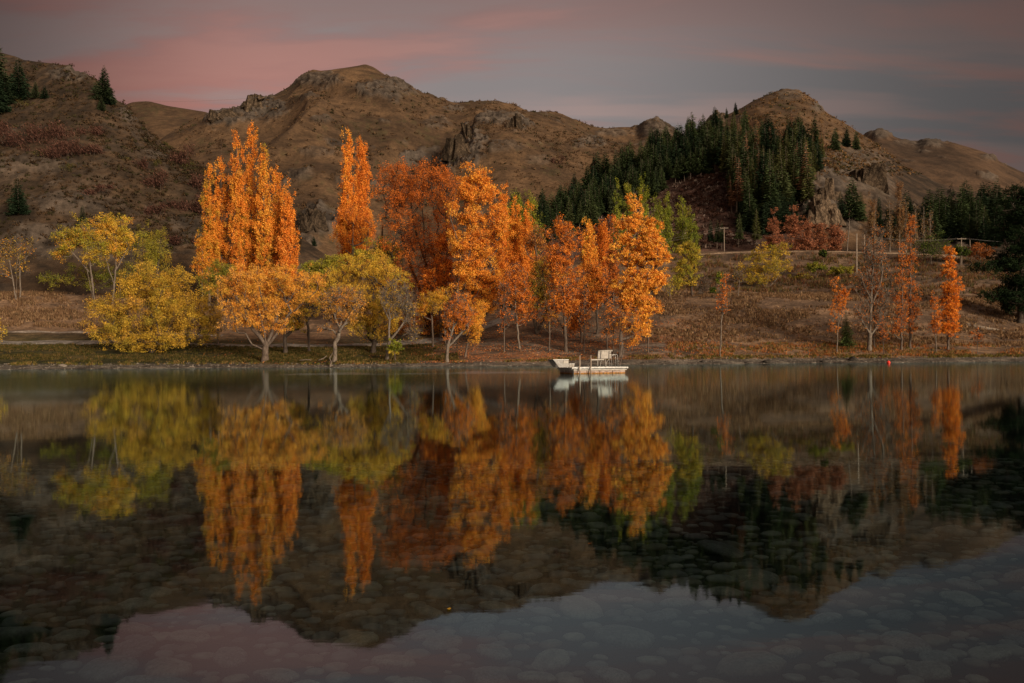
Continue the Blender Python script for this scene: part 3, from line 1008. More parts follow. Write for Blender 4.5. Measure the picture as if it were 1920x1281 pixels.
# --- left side
tree('sapling', 'thin half bare tree with pale double stem at the far left edge', 'tree', 170, [[(31, 547), (18, 490), (2, 460)], [(31, 546), (27, 500), (33, 450)]], [(8, 470, 24, 34), (2, 500, 20, 30)], [(OLIVE, 3), (MUSTARD, 2), (BROWN, 2), (ORANGE, 1)], clumps=46, rc=13, leaves=800, bark=M_PALEBARK, r0=0.15)
tree('sapling', 'thin half bare tree with single pale stem left of the green and gold trees', 'tree', 172, [[(38, 547), (37, 490), (40, 445)]], [(42, 465, 22, 28), (38, 500, 16, 30)], [(OLIVE, 3), (MUSTARD, 2), (BROWN, 2), (DEEP, 1)], clumps=42, rc=13, leaves=700, bark=M_PALEBARK, r0=0.15)
tree('maple', 'green tree with orange left edge leaning left on the bank above the dry grass', 'tree', 168, [[(178, 550), (172, 515), (150, 490), (128, 465)], [(178, 549), (173, 500), (170, 450)], [(177, 549), (165, 510), (160, 480)]],
     [(125, 452, 32, 30), (160, 440, 34, 36), (178, 470, 30, 32), (110, 470, 18, 22)], [(OLIVE, 3), (LIME, 3), (MUSTARD, 2.5), (ORANGE, 0.8)], clumps=85, rc=16, leaves=6500, bark=M_PALEBARK, r0=0.2)
tree('maple', 'gold topped tree with pale upright trunk beside the leaning green tree', 'tree', 170, [[(210, 552), (216, 520), (218, 480), (219, 430)], [(214, 530), (202, 490), (196, 455)], [(217, 505), (235, 470), (244, 440)]],
     [(217, 428, 38, 30), (240, 445, 24, 24), (196, 440, 24, 30), (215, 465, 34, 22)], [(YELLOW, 3), (GOLD, 2), (LIME, 2), (ORANGE, 0.6), (OLIVE, 1)], clumps=85, rc=15, leaves=6500, bark=M_PALEBARK, r0=0.2)
tree('willow', 'dull olive willow right of the gold topped tree, at the foot of the hillside', 'tree', 176, [[(277, 545), (276, 500), (272, 460)], [(296, 540), (294, 500), (302, 460)]],
     [(274, 455, 28, 34), (298, 462, 22, 36), (285, 490, 34, 30)], [(OLIVE, 4), (LIME, 1.5), (MUSTARD, 1)], clumps=75, rc=15, leaves=6000, stretch=1.2, bark=M_DARKBARK, aspect=0.4)
tree('undergrowth', 'dark low green bushes under the maples on the left bank', 'shrub', 174, [[(225, 550), (225, 530)]], [(150, 520, 40, 22), (205, 515, 40, 22), (250, 520, 34, 26), (100, 525, 26, 18)], [(OLIVE, 3), (GREEN, 4), (BROWN, 1)], clumps=70, rc=15, leaves=3800, r0=0.1, asc=0.1)
tree('willow', 'yellow willow branch tips cut off by the left edge of the picture', 'tree', 114, [[(-60, 660), (-62, 600)]], [(-50, 600, 48, 40), (-20, 615, 26, 34)], [(MUSTARD, 3), (OLIVE, 3)], clumps=40, rc=16, leaves=1500, stretch=1.3)

tree('willow', 'large round mustard and olive willow whose skirt hangs to the grass', 'tree', 129, [[(285, 658), (284, 610), (280, 560)], [(286, 655), (318, 610), (345, 590)], [(284, 655), (240, 620), (210, 600)], [(288, 654), (350, 640), (385, 618)]],
     [(298, 548, 72, 52), (222, 590, 54, 48), (352, 580, 58, 52), (300, 600, 80, 44), (205, 618, 44, 34), (255, 634, 60, 24), (330, 632, 64, 26), (390, 600, 32, 40), (298, 530, 60, 36), (190, 590, 34, 34)],
     [(MUSTARD, 6), (PALE, 0.6), (YELLOW, 1), (OLIVE, 4.5)], clumps=290, rc=20, leaves=34000, leaf=0.26, r0=0.42, bark=M_DARKBARK, shell=0.40, aspect=0.45, asc=0.15, stretch=0.85)
tree('shrub', 'dull green bush showing between the round willow and the vase shaped gold tree', 'shrub', 138, [[(408, 600), (408, 540)]], [(402, 522, 26, 32), (425, 512, 24, 24)], [(GREEN, 2), (OLIVE, 4)], clumps=45, rc=15, leaves=4200, r0=0.15, aspect=0.4)
tree('willow', 'vase shaped orange gold willow with many limbs spreading from one short trunk', 'tree', 121, [[(497, 668), (498, 655), (499, 640)], [(499, 648), (478, 620), (455, 590), (430, 565)], [(500, 646), (492, 600), (480, 550)], [(500, 645), (515, 600), (525, 550)], [(501, 648), (530, 610), (560, 570)], [(495, 656), (472, 645), (462, 625)]],
     [(490, 528, 66, 36), (440, 550, 44, 38), (535, 525, 58, 34), (580, 545, 42, 34), (480, 580, 56, 32), (450, 598, 42, 24), (505, 605, 46, 22), (525, 570, 36, 40)],
     [(PALE, 4), (ORANGE, 2), (GOLD, 3), (MUSTARD, 3)], clumps=230, rc=17, leaves=22000, leaf=0.22, r0=0.48, aspect=0.45, asc=0.7, shell=0.45, bark=M_BARK)
tree('willow', 'slim dark stemmed willow standing behind the vase shaped tree on its right', 'tree', 128, [[(580, 656), (578, 620), (574, 590), (585, 560)], [(577, 600), (592, 585), (600, 560)]], [(583, 560, 30, 30), (570, 585, 22, 22), (598, 545, 26, 24)], [(OLIVE, 3), (MUSTARD, 3), (YELLOW, 1)], clumps=50, rc=15, leaves=3000, bark=M_DARKBARK, r0=0.2, aspect=0.45)
tree('willow', 'short stout dark trunked willow half hidden behind the vase shaped tree', 'tree', 127, [[(535, 656), (534, 630), (538, 600)]], [(545, 592, 28, 26), (558, 610, 18, 20)], [(MUSTARD, 3), (ORANGE, 1), (OLIVE, 2)], clumps=34, rc=14, leaves=2000, bark=M_DARKBARK, r0=0.32, aspect=0.45)
tree('willow', 'leaning pale trunked willow with bare twisted limbs beside the water', 'tree', 118, [[(627, 672), (629, 645), (636, 625), (640, 600)], [(634, 630), (620, 618), (605, 615)], [(637, 622), (652, 600), (664, 580)], [(638, 615), (628, 590), (620, 570)], [(640, 600), (645, 575), (642, 550)]],
     [(640, 560, 36, 26), (665, 568, 26, 28), (612, 570, 18, 28), (608, 615, 16, 14), (640, 590, 34, 20)], [(PALE, 3), (ORANGE, 2), (BROWN, 1.5), (MUSTARD, 2)], clumps=95, rc=15, leaves=3600, leaf=0.2, bark=M_PALEBARK, r0=0.30, twigs=10, aspect=0.45)
tree('willow', 'broad yellow willow with a domed crown left of the bare curly tree', 'tree', 127, [[(700, 662), (701, 630), (703, 590), (700, 550)], [(702, 615), (680, 580), (665, 540)], [(702, 605), (725, 570), (740, 540)], [(701, 590), (690, 545), (690, 510)]],
     [(690, 506, 64, 40), (645, 520, 50, 36), (720, 585, 44, 36), (732, 525, 46, 44), (700, 560, 60, 36), (660, 560, 36, 30), (700, 610, 40, 34), (672, 600, 24, 28), (610, 520, 30, 24)],
     [(YELLOW, 5), (MUSTARD, 3), (LIME, 1.5), (PALE, 1)], clumps=220, rc=18, leaves=22000, leaf=0.23, r0=0.38, bark=M_DARKBARK, aspect=0.42, shell=0.45)
tree('willow', 'pale olive willow top rising behind the broad yellow willow', 'tree', 148, [[(708, 640), (706, 520), (705, 470)], [(706, 500), (690, 470)]], [(706, 466, 32, 32), (680, 480, 28, 22), (730, 480, 28, 28)], [(LIME, 3), (OLIVE, 3), (YELLOW, 1.2)], clumps=80, rc=14, leaves=6500, leaf=0.24, aspect=0.4, bark=M_DARKBARK)
tree('shrub', 'round bright green bush tucked behind the willows, right of the big poplar clump', 'shrub', 150, [[(578, 560), (578, 510)]], [(575, 497, 20, 14), (600, 500, 20, 14), (625, 492, 24, 16), (590, 512, 30, 12)], [(LIME, 3), (OLIVE, 3)], clumps=45, rc=13, leaves=4000, r0=0.15)
tree('curly_willow', 'nearly bare grey willow with curling limbs and a short pale trunk', 'tree', 120, [[(725, 667), (727, 648), (731, 635), (730, 590), (738, 535)], [(731, 638), (750, 615), (768, 590), (775, 560)], [(730, 600), (715, 570), (712, 555)], [(745, 622), (762, 600), (765, 560), (760, 530)]],
     [(745, 560, 34, 40), (765, 580, 20, 46), (725, 570, 16, 30), (770, 625, 20, 18)], [(MUSTARD, 3), (OLIVE, 2), (PALE, 1)], clumps=110, rc=15, leaves=900, leaf=0.18, bark=M_PALEBARK, r0=0.26, twigs=14, wig=0.12, sag=-0.1)
tree('shrub', 'small fresh green bush at the foot of the bare curly willow', 'shrub', 118, [[(741, 664), (741, 650)]], [(741, 650, 16, 14)], [(LIME, 5), (GREEN, 2), (YELLOW, 1)], clumps=26, rc=7, leaves=1300, leaf=0.2, r0=0.06)

# --- the big orange trees of the middle
tree('oak', 'huge rust brown thin leaved tree in the middle, widest of the orange trees', 'tree', 146, [[(803, 645), (803, 610), (800, 540), (795, 440), (790, 350)], [(802, 580), (770, 500), (745, 420)], [(801, 560), (830, 470), (840, 400)], [(800, 500), (775, 420), (765, 350)]],
     [(790, 360, 58, 62), (745, 380, 42, 60), (830, 370, 40, 60), (770, 450, 62, 60), (825, 460, 46, 60), (800, 530, 66, 50), (740, 350, 36, 56), (820, 330, 30, 36), (790, 590, 52, 28), (750, 520, 34, 40)],
     [(RUST, 6), (RED, 2), (DEEP, 2), (BROWN, 1.5), (ORANGE, 0.6)], clumps=340, rc=18, leaves=24000, leaf=0.24, r0=0.55, bark=M_DARKBARK, twigs=6, asc=1.0, stretch=1.0)
tree('poplar', 'brightest big orange tree left of the gravel path, with a dark leaning trunk', 'tree', 134, [[(850, 640), (854, 580), (860, 500), (872, 430), (882, 330)], [(858, 520), (885, 470), (905, 430)], [(864, 470), (845, 410), (858, 360)], [(856, 550), (890, 530), (915, 510)]],
     [(885, 345, 26, 56), (868, 395, 30, 50), (905, 400, 34, 60), (880, 460, 42, 52), (915, 470, 36, 50), (895, 530, 50, 46), (862, 500, 30, 60), (885, 580, 46, 34), (940, 430, 22, 62), (925, 540, 36, 40), (870, 610, 34, 24), (905, 350, 20, 44)],
     [(ORANGE, 6), (GOLD, 4), (DEEP, 1.6), (PALE, 1.4), (RUST, 0.8)], clumps=260, rc=19, leaves=27000, leaf=0.28, r0=0.45, asc=0.9, shell=0.5)
tree('poplar', 'red orange tree between the rust brown giant and the bright orange tree', 'tree', 140, [[(826, 642), (826, 560), (838, 470), (838, 420)]], [(825, 560, 30, 40), (838, 500, 26, 50), (815, 520, 24, 40), (835, 450, 18, 40)], [(DEEP, 4), (RED, 3), (ORANGE, 2)], clumps=100, rc=16, leaves=7500, r0=0.25, bark=M_BARK, twigs=5)
tree('willow', 'yellow leaved low tree hanging in front of the thick dark trunk', 'tree', 132, [[(812, 648), (811, 610), (808, 580)]], [(808, 568, 32, 22), (820, 555, 26, 16), (790, 580, 18, 16)], [(YELLOW, 2), (ORANGE, 2), (MUSTARD, 3), (OLIVE, 1)], clumps=55, rc=14, leaves=3600, leaf=0.22, r0=0.14, aspect=0.45)
tree('willow', 'pale stemmed vase shaped tree at the water with orange inner leaves', 'tree', 117, [[(838, 670), (838, 655), (840, 645)], [(839, 655), (832, 620), (833, 580)], [(840, 648), (850, 610), (848, 575)], [(841, 650), (868, 620), (890, 590)], [(839, 652), (845, 600), (842, 560)]],
     [(848, 590, 22, 30), (860, 570, 26, 24), (840, 615, 14, 24), (870, 600, 24, 26)], [(ORANGE, 3), (DEEP, 4), (RUST, 2)], clumps=90, rc=12, leaves=2300, leaf=0.2, bark=M_PALEBARK, r0=0.24, twigs=9, asc=1.2)
tree('willow', 'small golden willow drooping to the leaf litter beside the pale vase shaped tree', 'tree', 120, [[(872, 662), (880, 625), (888, 600)]], [(892, 600, 22, 26), (886, 625, 20, 22), (900, 575, 16, 18)], [(GOLD, 3), (ORANGE, 3), (MUSTARD, 2)], clumps=60, rc=13, leaves=4200, leaf=0.22, r0=0.14, aspect=0.45, stretch=1.1)
tree('hazel', 'low rust red undergrowth between the trunks of the big orange trees', 'shrub', 142, [[(790, 640), (790, 610)]], [(760, 615, 30, 20), (800, 612, 40, 22), (835, 615, 30, 20), (780, 590, 30, 24)], [(RUST, 3), (BROWN, 2), (MUSTARD, 2), (DEEP, 1)], clumps=70, rc=14, leaves=4200, leaf=0.24, r0=0.1, asc=0.2)
tree('hazel', 'russet undergrowth at the top of the gravel path behind the thin bent sapling', 'shrub', 160, [[(935, 590), (935, 560)]], [(925, 560, 26, 24), (950, 550, 26, 28), (980, 565, 24, 24), (1030, 575, 30, 26)], [(RUST, 3), (DEEP, 2), (OLIVE, 2), (BROWN, 1)], clumps=70, rc=13, leaves=4200, leaf=0.25, r0=0.1, asc=0.2)
g = 'orange poplars behind the bright orange tree'
poplar('poplar', 'tall orange poplar touching the right side of the bright orange tree', 186, 942, 348, 560, 38, 580, [(ORANGE, 4), (DEEP, 3)], g)
poplar('poplar', 'middle one of the three orange poplars behind the gravel path', 188, 966, 364, 560, 40, 580, [(ORANGE, 6), (GOLD, 1), (DEEP, 2)], g, leaves=6500)
poplar('poplar', 'right one of the three orange poplars behind the path, lowest with a blunt tip', 184, 988, 384, 560, 36, 580, [(ORANGE, 5), (GOLD, 1), (DEEP, 3)], g)
g = 'green poplars left of the forest edge'
GP = [(GREEN, 4), (LIME, 3), (OLIVE, 2)]
poplar('poplar', 'yellow green poplar tip just above the orange poplars, leftmost of three', 245, 949, 366, 470, 22, 480, GP, g, leaves=1800, clumps=36, leaf=0.4)
poplar('poplar', 'yellow green poplar tip between two others above the orange poplars', 247, 968, 352, 470, 24, 480, GP, g, leaves=1800, clumps=36, leaf=0.4)
poplar('poplar', 'dull green poplar with a drooping right side against the dark forest', 240, 996, 360, 470, 36, 480, GP, g, leaves=3000, clumps=45, leaf=0.4)
tree('sapling', 'thin orange tree with a bent slender stem on the leaf litter left of the float', 'tree', 126, [[(974, 652), (970, 610), (966, 570), (968, 500)]], [(968, 520, 26, 40), (978, 560, 26, 36), (955, 545, 18, 30), (985, 590, 20, 20)], [(DEEP, 3), (RUST, 3), (ORANGE, 2)], clumps=85, rc=14, leaves=3600, leaf=0.22, bark=M_PALEBARK, r0=0.15, twigs=6)
tree('willow', 'many stemmed dull green tree at the end of the gravel path', 'tree', 138, [[(1006, 632), (1002, 600), (996, 560)], [(1007, 630), (1018, 600), (1030, 570)], [(1006, 628), (1006, 590), (1010, 540)]], [(1005, 535, 34, 36), (1025, 560, 26, 30), (990, 570, 26, 26), (1015, 505, 24, 26)], [(OLIVE, 5), (BROWN, 1), (MUSTARD, 2)], clumps=100, rc=15, leaves=5000, leaf=0.22, bark=M_DARKBARK, r0=0.28, twigs=5)
tree('aspen', 'brown grey half bare tree filling the gap behind the many stemmed green tree', 'tree', 158, [[(1022, 600), (1022, 520), (1020, 450)], [(1022, 540), (1005, 480), (1000, 430)]], [(1012, 470, 34, 46), (1000, 440, 22, 36), (1030, 510, 26, 40)], [(RUST, 3), (BROWN, 3), (PALE, 2), (DEEP, 1)], clumps=95, rc=14, leaves=3600, leaf=0.24, twigs=8)
tree('aspen', 'tall sparse red orange tree with a straight trunk left of the float bench', 'tree', 125, [[(1061, 655), (1058, 590), (1054, 500), (1052, 410)], [(1058, 560), (1070, 530), (1082, 515)], [(1054, 480), (1040, 440), (1034, 412)]],
     [(1052, 460, 32, 52), (1062, 530, 44, 44), (1055, 580, 42, 34), (1040, 490, 26, 40), (1072, 470, 20, 40), (1052, 425, 16, 22)], [(DEEP, 4), (RUST, 3), (ORANGE, 3), (MUSTARD, 0.5)], clumps=190, rc=15, leaves=9500, leaf=0.24, r0=0.26, twigs=7, asc=0.9)
tree('aspen', 'low reddish tree with crown near the ground right of the sparse straight trunk', 'tree', 132, [[(1090, 640), (1088, 600), (1086, 560)]], [(1085, 585, 26, 30), (1075, 610, 20, 18), (1095, 560, 20, 24)], [(DEEP, 4), (RUST, 3), (ORANGE, 2)], clumps=60, rc=14, leaves=3200, leaf=0.23, twigs=5, r0=0.14)
g = 'small gold orange poplars left of the dark spire'
poplar('poplar', 'small gold poplar with green inner leaves, left of two near the dark spire tree', 152, 1104, 411, 560, 40, 625, [(ORANGE, 3), (GOLD, 3), (LIME, 1), (DEEP, 1)], g, leaves=4200, r0=0.2)
poplar('poplar', 'small brownish orange poplar, right of two near the dark spire tree', 154, 1129, 412, 560, 36, 625, [(ORANGE, 4), (DEEP, 2), (RUST, 2)], g, leaves=4000, r0=0.2)
tree('aspen', 'slender dark trunked orange tree under the two small gold poplars', 'tree', 138, [[(1119, 636), (1119, 570), (1118, 500)]], [(1112, 520, 28, 34), (1128, 545, 22, 30), (1110, 560, 24, 24)], [(DEEP, 3), (ORANGE, 3), (OLIVE, 1), (RUST, 1)], clumps=80, rc=14, leaves=4600, leaf=0.24, r0=0.18, twigs=5, bark=M_DARKBARK)
poplar('poplar', 'narrow dark brown spire left of the brightest golden tree', 150, 1150, 390, 540, 20, 625, [(RUST, 3), (BROWN, 3), (DEEP, 2)], None, leaves=1900, clumps=45, rc=9, r0=0.15)
tree('poplar', 'brightest golden orange tree right of the float, its crown leaning to the right', 'tree', 123, [[(1163, 655), (1166, 600), (1172, 550), (1180, 480), (1190, 375)], [(1170, 560), (1195, 530), (1222, 500), (1240, 460)], [(1175, 520), (1160, 480), (1158, 450)], [(1183, 450), (1205, 420), (1222, 395)]],
     [(1190, 392, 18, 34), (1185, 430, 30, 36), (1216, 425, 20, 34), (1175, 475, 32, 36), (1215, 480, 36, 36), (1240, 480, 22, 30), (1195, 530, 46, 34), (1232, 525, 20, 26), (1205, 575, 34, 32), (1175, 560, 26, 30), (1200, 615, 26, 24), (1222, 455, 26, 30)],
     [(GOLD, 7), (ORANGE, 4), (PALE, 3), (RUST, 0.5)], clumps=240, rc=16, leaves=21000, leaf=0.29, r0=0.34, asc=0.7, shell=0.5, stretch=0.6)
tree('sapling', 'thin straight stem with few orange leaves in front of the golden tree trunk', 'tree', 119, [[(1150, 660), (1150, 600), (1149, 560)]], [(1150, 590, 20, 34), (1146, 620, 18, 24)], [(ORANGE, 3), (DEEP, 3), (BROWN, 1)], clumps=45, rc=11, leaves=900, leaf=0.2, r0=0.09, twigs=7)
tree('sapling', 'thin twiggy stem right below the golden tree, nearest the water', 'tree', 118, [[(1161, 662), (1162, 600), (1166, 570)], [(1161, 655), (1176, 630), (1186, 605)]], [(1178, 605, 24, 34), (1186, 630, 22, 24)], [(ORANGE, 3), (GOLD, 2), (DEEP, 2)], clumps=60, rc=11, leaves=1500, leaf=0.2, r0=0.10, twigs=8)
g = 'green poplars behind the golden tree'
GP2 = [(GREEN, 5), (LIME, 3), (OLIVE, 1)]
for k, (x, t, w, lab) in enumerate(((1157, 349, 20, 'green poplar spire furthest left behind the golden tree'), (1178, 337, 26, 'highest green poplar spire behind the golden tree'),
                                    (1206, 346, 22, 'green poplar spire just right above the golden tree tip'), (1232, 380, 18, 'darkest low green poplar right of the golden tree crown'),
                                    (1250, 361, 24, 'green poplar left of the wide yellow green tree'), (1280, 362, 36, 'widest green poplar, with a stepped right side, above the yellow green tree'))):
    poplar('poplar', lab, 222 + 3 * k, x, t, 470, w, 505, GP2, g, leaves=2600, clumps=45, rc=9, leaf=0.36, r0=0.25)
poplar('poplar', 'short dark green poplar at the right shoulder of the widest green poplar', 232, 1298, 400, 470, 22, 505, GP2, g, leaves=1500, clumps=32, rc=9, leaf=0.36)
tree('cherry', 'yellow green tree with dark double trunk right of the golden tree', 'tree', 162, [[(1298, 577), (1296, 540), (1290, 490)], [(1299, 575), (1306, 540), (1316, 515)]], [(1284, 470, 26, 26), (1290, 505, 24, 30), (1270, 520, 14, 26), (1302, 480, 14, 24)], [(YELLOW, 3), (LIME, 3), (OLIVE, 3)], clumps=90, rc=12, leaves=4800, leaf=0.26, r0=0.22, bark=M_DARKBARK, twigs=4)
tree('sapling', 'leafless thin tree with forked stem at the right of the yellow green tree', 'tree', 164, [[(1306, 575), (1312, 545), (1322, 520)]], [(1318, 535, 22, 26)], [(BROWN, 1)], clumps=40, rc=11, leaves=40, r0=0.1, twigs=10)
tree('sapling', 'bare sapling stem left of the double trunked yellow green tree', 'tree', 158, [[(1256, 582), (1255, 555), (1255, 530)]], [(1256, 535, 14, 20)], [(YELLOW, 2), (OLIVE, 2)], clumps=20, rc=10, leaves=260, r0=0.1, bark=M_PALEBARK)
tree('sapling', 'lone orange red sapling on the open dry grass right of the golden tree', 'tree', 122, [[(1350, 652), (1353, 610), (1357, 570), (1359, 525)]], [(1358, 545, 14, 26), (1362, 520, 8, 12), (1355, 570, 14, 18)], [(DEEP, 3), (RED, 3), (ORANGE, 3)], clumps=55, rc=9, leaves=900, leaf=0.19, r0=0.11, bark=M_PALEBARK, twigs=7)
tree('shrub', 'small bright green pointed bush behind the lone orange sapling', 'shrub', 176, [[(1349, 545), (1349, 510)]], [(1349, 520, 7, 18)], [(GREEN, 4), (LIME, 2)], clumps=18, rc=7, leaves=700, r0=0.06)
tree('shrub', 'dark round bush at the top edge of the grass left of the pointed green bush', 'shrub', 172, [[(1338, 555), (1338, 545)]], [(1338, 546, 10, 9)], [(GREEN, 4), (DARKG, 3)], clumps=16, rc=6, leaves=700, r0=0.05)
tree('cherry', 'wide yellow olive tree with many pale stems on the bank below the pole', 'tree', 184, [[(1437, 555), (1435, 510), (1425, 470)], [(1438, 555), (1440, 500), (1450, 465)], [(1436, 555), (1420, 520), (1408, 490)], [(1440, 554), (1455, 525), (1468, 500)]],
     [(1420, 475, 22, 22), (1455, 470, 26, 22), (1440, 500, 44, 26), (1470, 495, 18, 22), (1402, 500, 18, 22), (1430, 525, 36, 18)], [(MUSTARD, 3), (OLIVE, 3), (YELLOW, 2), (LIME, 1)], clumps=120, rc=12, leaves=5200, leaf=0.27, bark=M_PALEBARK, r0=0.2, twigs=5)
tree('sapling', 'thin bare grey sapling left of the wide yellow olive tree', 'tree', 160, [[(1384, 572), (1386, 540), (1388, 510)]], [(1385, 515, 14, 22)], [(OLIVE, 1), (BROWN, 1)], clumps=26, rc=9, leaves=240, r0=0.08, twigs=8, bark=M_PALEBARK)

for x, b_, t, w, lf, pl, lab in ((945, 645, 520, 20, 700, [(DEEP, 3), (RUST, 3)], 'thin rust leaved stem between the bright orange tree and the bent sapling'), (1030, 648, 500, 22, 800, [(RUST, 3), (DEEP, 2), (OLIVE, 1)], 'thin half bare stem just left of the tall sparse red orange tree'),
                               (1095, 650, 520, 20, 800, [(DEEP, 3), (ORANGE, 2), (BROWN, 1)], 'thin orange stem on the litter under the two small gold poplars'), (1138, 652, 500, 18, 700, [(ORANGE, 2), (DEEP, 3), (RUST, 1)], 'thin dark stem close to the left of the golden tree trunk'),
                               (1215, 640, 560, 16, 350, [(ORANGE, 2), (RUST, 3)], 'small twiggy stem under the right side of the golden crown')):
    tree('sapling', lab, 'tree', 124, [[(x, b_), (x + 1, (b_ + t) / 2), (x - 1, t)]], [(x, (t * 0.7 + b_ * 0.3), w * 0.8, (b_ - t) * 0.3), (x, (t + b_) / 2 + 10, w, (b_ - t) * 0.25)], pl, clumps=60, rc=10, leaves=lf, leaf=0.2, r0=0.1, twigs=8, asc=1.0)

# --- right shore
tree('sapling', 'small orange sapling behind the young pine on the right shore', 'tree', 127, [[(1569, 662), (1571, 610), (1574, 560)], [(1571, 620), (1580, 585), (1586, 560)]], [(1572, 570, 16, 30), (1565, 540, 9, 20), (1583, 555, 10, 20), (1562, 610, 12, 22)], [(ORANGE, 4), (DEEP, 4)], clumps=70, rc=9, leaves=1300, leaf=0.2, r0=0.1, twigs=5, bark=M_PALEBARK)
tree('aspen', 'nearly bare tree with thick pale trunk and long side limbs on the right shore', 'tree', 128, [[(1630, 667), (1631, 620), (1633, 570), (1638, 480), (1643, 366)], [(1632, 628), (1616, 604), (1604, 580)], [(1633, 575), (1650, 530), (1660, 470)], [(1633, 545), (1624, 490), (1620, 430)]],
     [(1640, 470, 30, 60), (1625, 530, 30, 50), (1660, 540, 24, 50), (1618, 590, 24, 30), (1650, 590, 26, 30)], [(DEEP, 3), (RUST, 3), (ORANGE, 2)], clumps=190, rc=14, leaves=1250, leaf=0.18, bark=M_PALEBARK, r0=0.36, twigs=12, asc=1.4, wig=0.02, sag=0.04)
tree('aspen', 'orange leaved base growth at the trunk of the nearly bare tree', 'tree', 130, [[(1640, 664), (1638, 560), (1632, 510)]], [(1632, 530, 16, 40), (1645, 560, 14, 36)], [(ORANGE, 3), (DEEP, 3), (RUST, 1)], clumps=60, rc=11, leaves=1200, leaf=0.2, r0=0.12, twigs=5)
tree('poplar', 'left of the two tall thin orange trees standing close at the right shore', 'tree', 127, [[(1690, 664), (1691, 560), (1692, 445)]], [(1692, 470, 10, 30), (1690, 520, 15, 40), (1688, 580, 17, 40), (1680, 615, 15, 18)], [(ORANGE, 2), (DEEP, 4), (RUST, 4)], 'thin orange trees of the right shore pair' and 95, 10, 1500, 0.19, 0.17, 'thin orange trees of the right shore pair', 1.0, twigs=5)
tree('poplar', 'right and taller of the two thin orange trees standing close at the right shore', 'tree', 129, [[(1706, 664), (1707, 560), (1708, 408)]], [(1708, 430, 9, 34), (1709, 490, 15, 44), (1712, 560, 17, 44), (1708, 600, 16, 28)], [(ORANGE, 2), (DEEP, 4), (RUST, 4)], 115, 10, 1900, 0.19, 0.20, 'thin orange trees of the right shore pair', 1.0, twigs=5)
tree('poplar', 'dense orange spire, last bright tree before the black pine at right', 'tree', 128, [[(1777, 664), (1779, 600), (1780, 455)]], [(1780, 470, 9, 26), (1782, 505, 16, 30), (1783, 540, 22, 34), (1785, 575, 22, 30), (1778, 610, 22, 26)], [(ORANGE, 6), (DEEP, 3)], 120, 10, 6000, 0.23, 0.18, None, 0.9, twigs=3)
tree('sapling', 'wispy orange sapling at the left of the dense orange spire', 'tree', 126, [[(1755, 663), (1753, 610), (1751, 555)]], [(1752, 570, 10, 26), (1754, 605, 14, 26)], [(ORANGE, 3), (DEEP, 4)], clumps=45, rc=8, leaves=1100, leaf=0.19, r0=0.08, twigs=5, bark=M_PALEBARK)
tree('sapling', 'tiny reddish sapling in the grass right of the dense orange spire', 'tree', 126, [[(1832, 660), (1833, 630), (1833, 615)]], [(1833, 630, 9, 16)], [(DEEP, 3), (RUST, 2)], clumps=22, rc=7, leaves=300, leaf=0.17, r0=0.05, twigs=5)
tree('sapling', 'small twiggy sapling between the thick pale trunk and the thin pair', 'tree', 124, [[(1657, 667), (1656, 640), (1655, 610)]], [(1654, 622, 13, 24)], [(RUST, 3), (DEEP, 2)], clumps=30, rc=8, leaves=420, leaf=0.17, r0=0.06, twigs=7)

# --- bare and golden trees at the foot of the forest, russet larches
g = 'russet larches below the rock face'
LR = [((0.31, 0.125, 0.070), 4), ((0.38, 0.165, 0.095), 2), (BROWN, 2)]
for x, t, w, b_, lab in ((1452, 396, 34, 470, 'palest russet larch, leftmost of the row below the rock face'), (1487, 388, 42, 474, 'tallest russet larch in the row below the rock face'),
                        (1512, 402, 38, 474, 'russet larch right of the tallest one below the rock face'), (1537, 420, 26, 470, 'small russet larch at the right end of the joined row'),
                        (1566, 410, 34, 466, 'russet larch standing alone right of the row below the rock face')):
    tree('larch', lab, 'tree', 236, [[(x, b_), (x, t + 4)]], column(t, b_, x, w * 1.1, 5), LR, clumps=50, rc=11, leaves=2600, leaf=0.42, r0=0.2, group=g, asc=0.2, twigs=4)
g = 'pale bare poplars at the edge of the right forest'
BP = [((0.24, 0.17, 0.09), 3), (BROWN, 2), ((0.32, 0.21, 0.09), 1)]
for x, t, w, b_, n, lab in ((1634, 366, 22, 462, 1500, 'golden brown poplar left of the bare pale ones near the forest edge'), (1668, 375, 18, 462, 350, 'bare pale poplar next to the golden brown one'),
                           (1686, 330, 16, 462, 900, 'tallest ochre poplar at the edge of the right forest'), (1698, 376, 15, 462, 450, 'bare poplar touching the tallest ochre poplar'),
                           (1716, 392, 14, 462, 260, 'grey bare poplar third from the right at the forest edge'), (1732, 388, 12, 460, 160, 'grey bare poplar second from the right at the forest edge'),
                           (1744, 394, 12, 460, 120, 'thin bare spire, last of the pale poplars before the dark forest')):
    tree('poplar', lab, 'tree', 234, [[(x, b_), (x, t)]], column(t, b_, x, w, 5), BP, clumps=44, rc=7, leaves=int(n * 2.2), leaf=0.32, r0=0.22, group=g, asc=2.5, twigs=7, stretch=2.2, bark=M_PALEBARK)
tree('dead_tree', 'bare white dead stem standing below the rock face', 'tree', 236, [[(1588, 452), (1592, 430), (1593, 408)]], [(1592, 420, 5, 12)], [(BROWN, 1)], clumps=6, rc=5, leaves=6, r0=0.18, twigs=3, bark=M_PALEBARK)
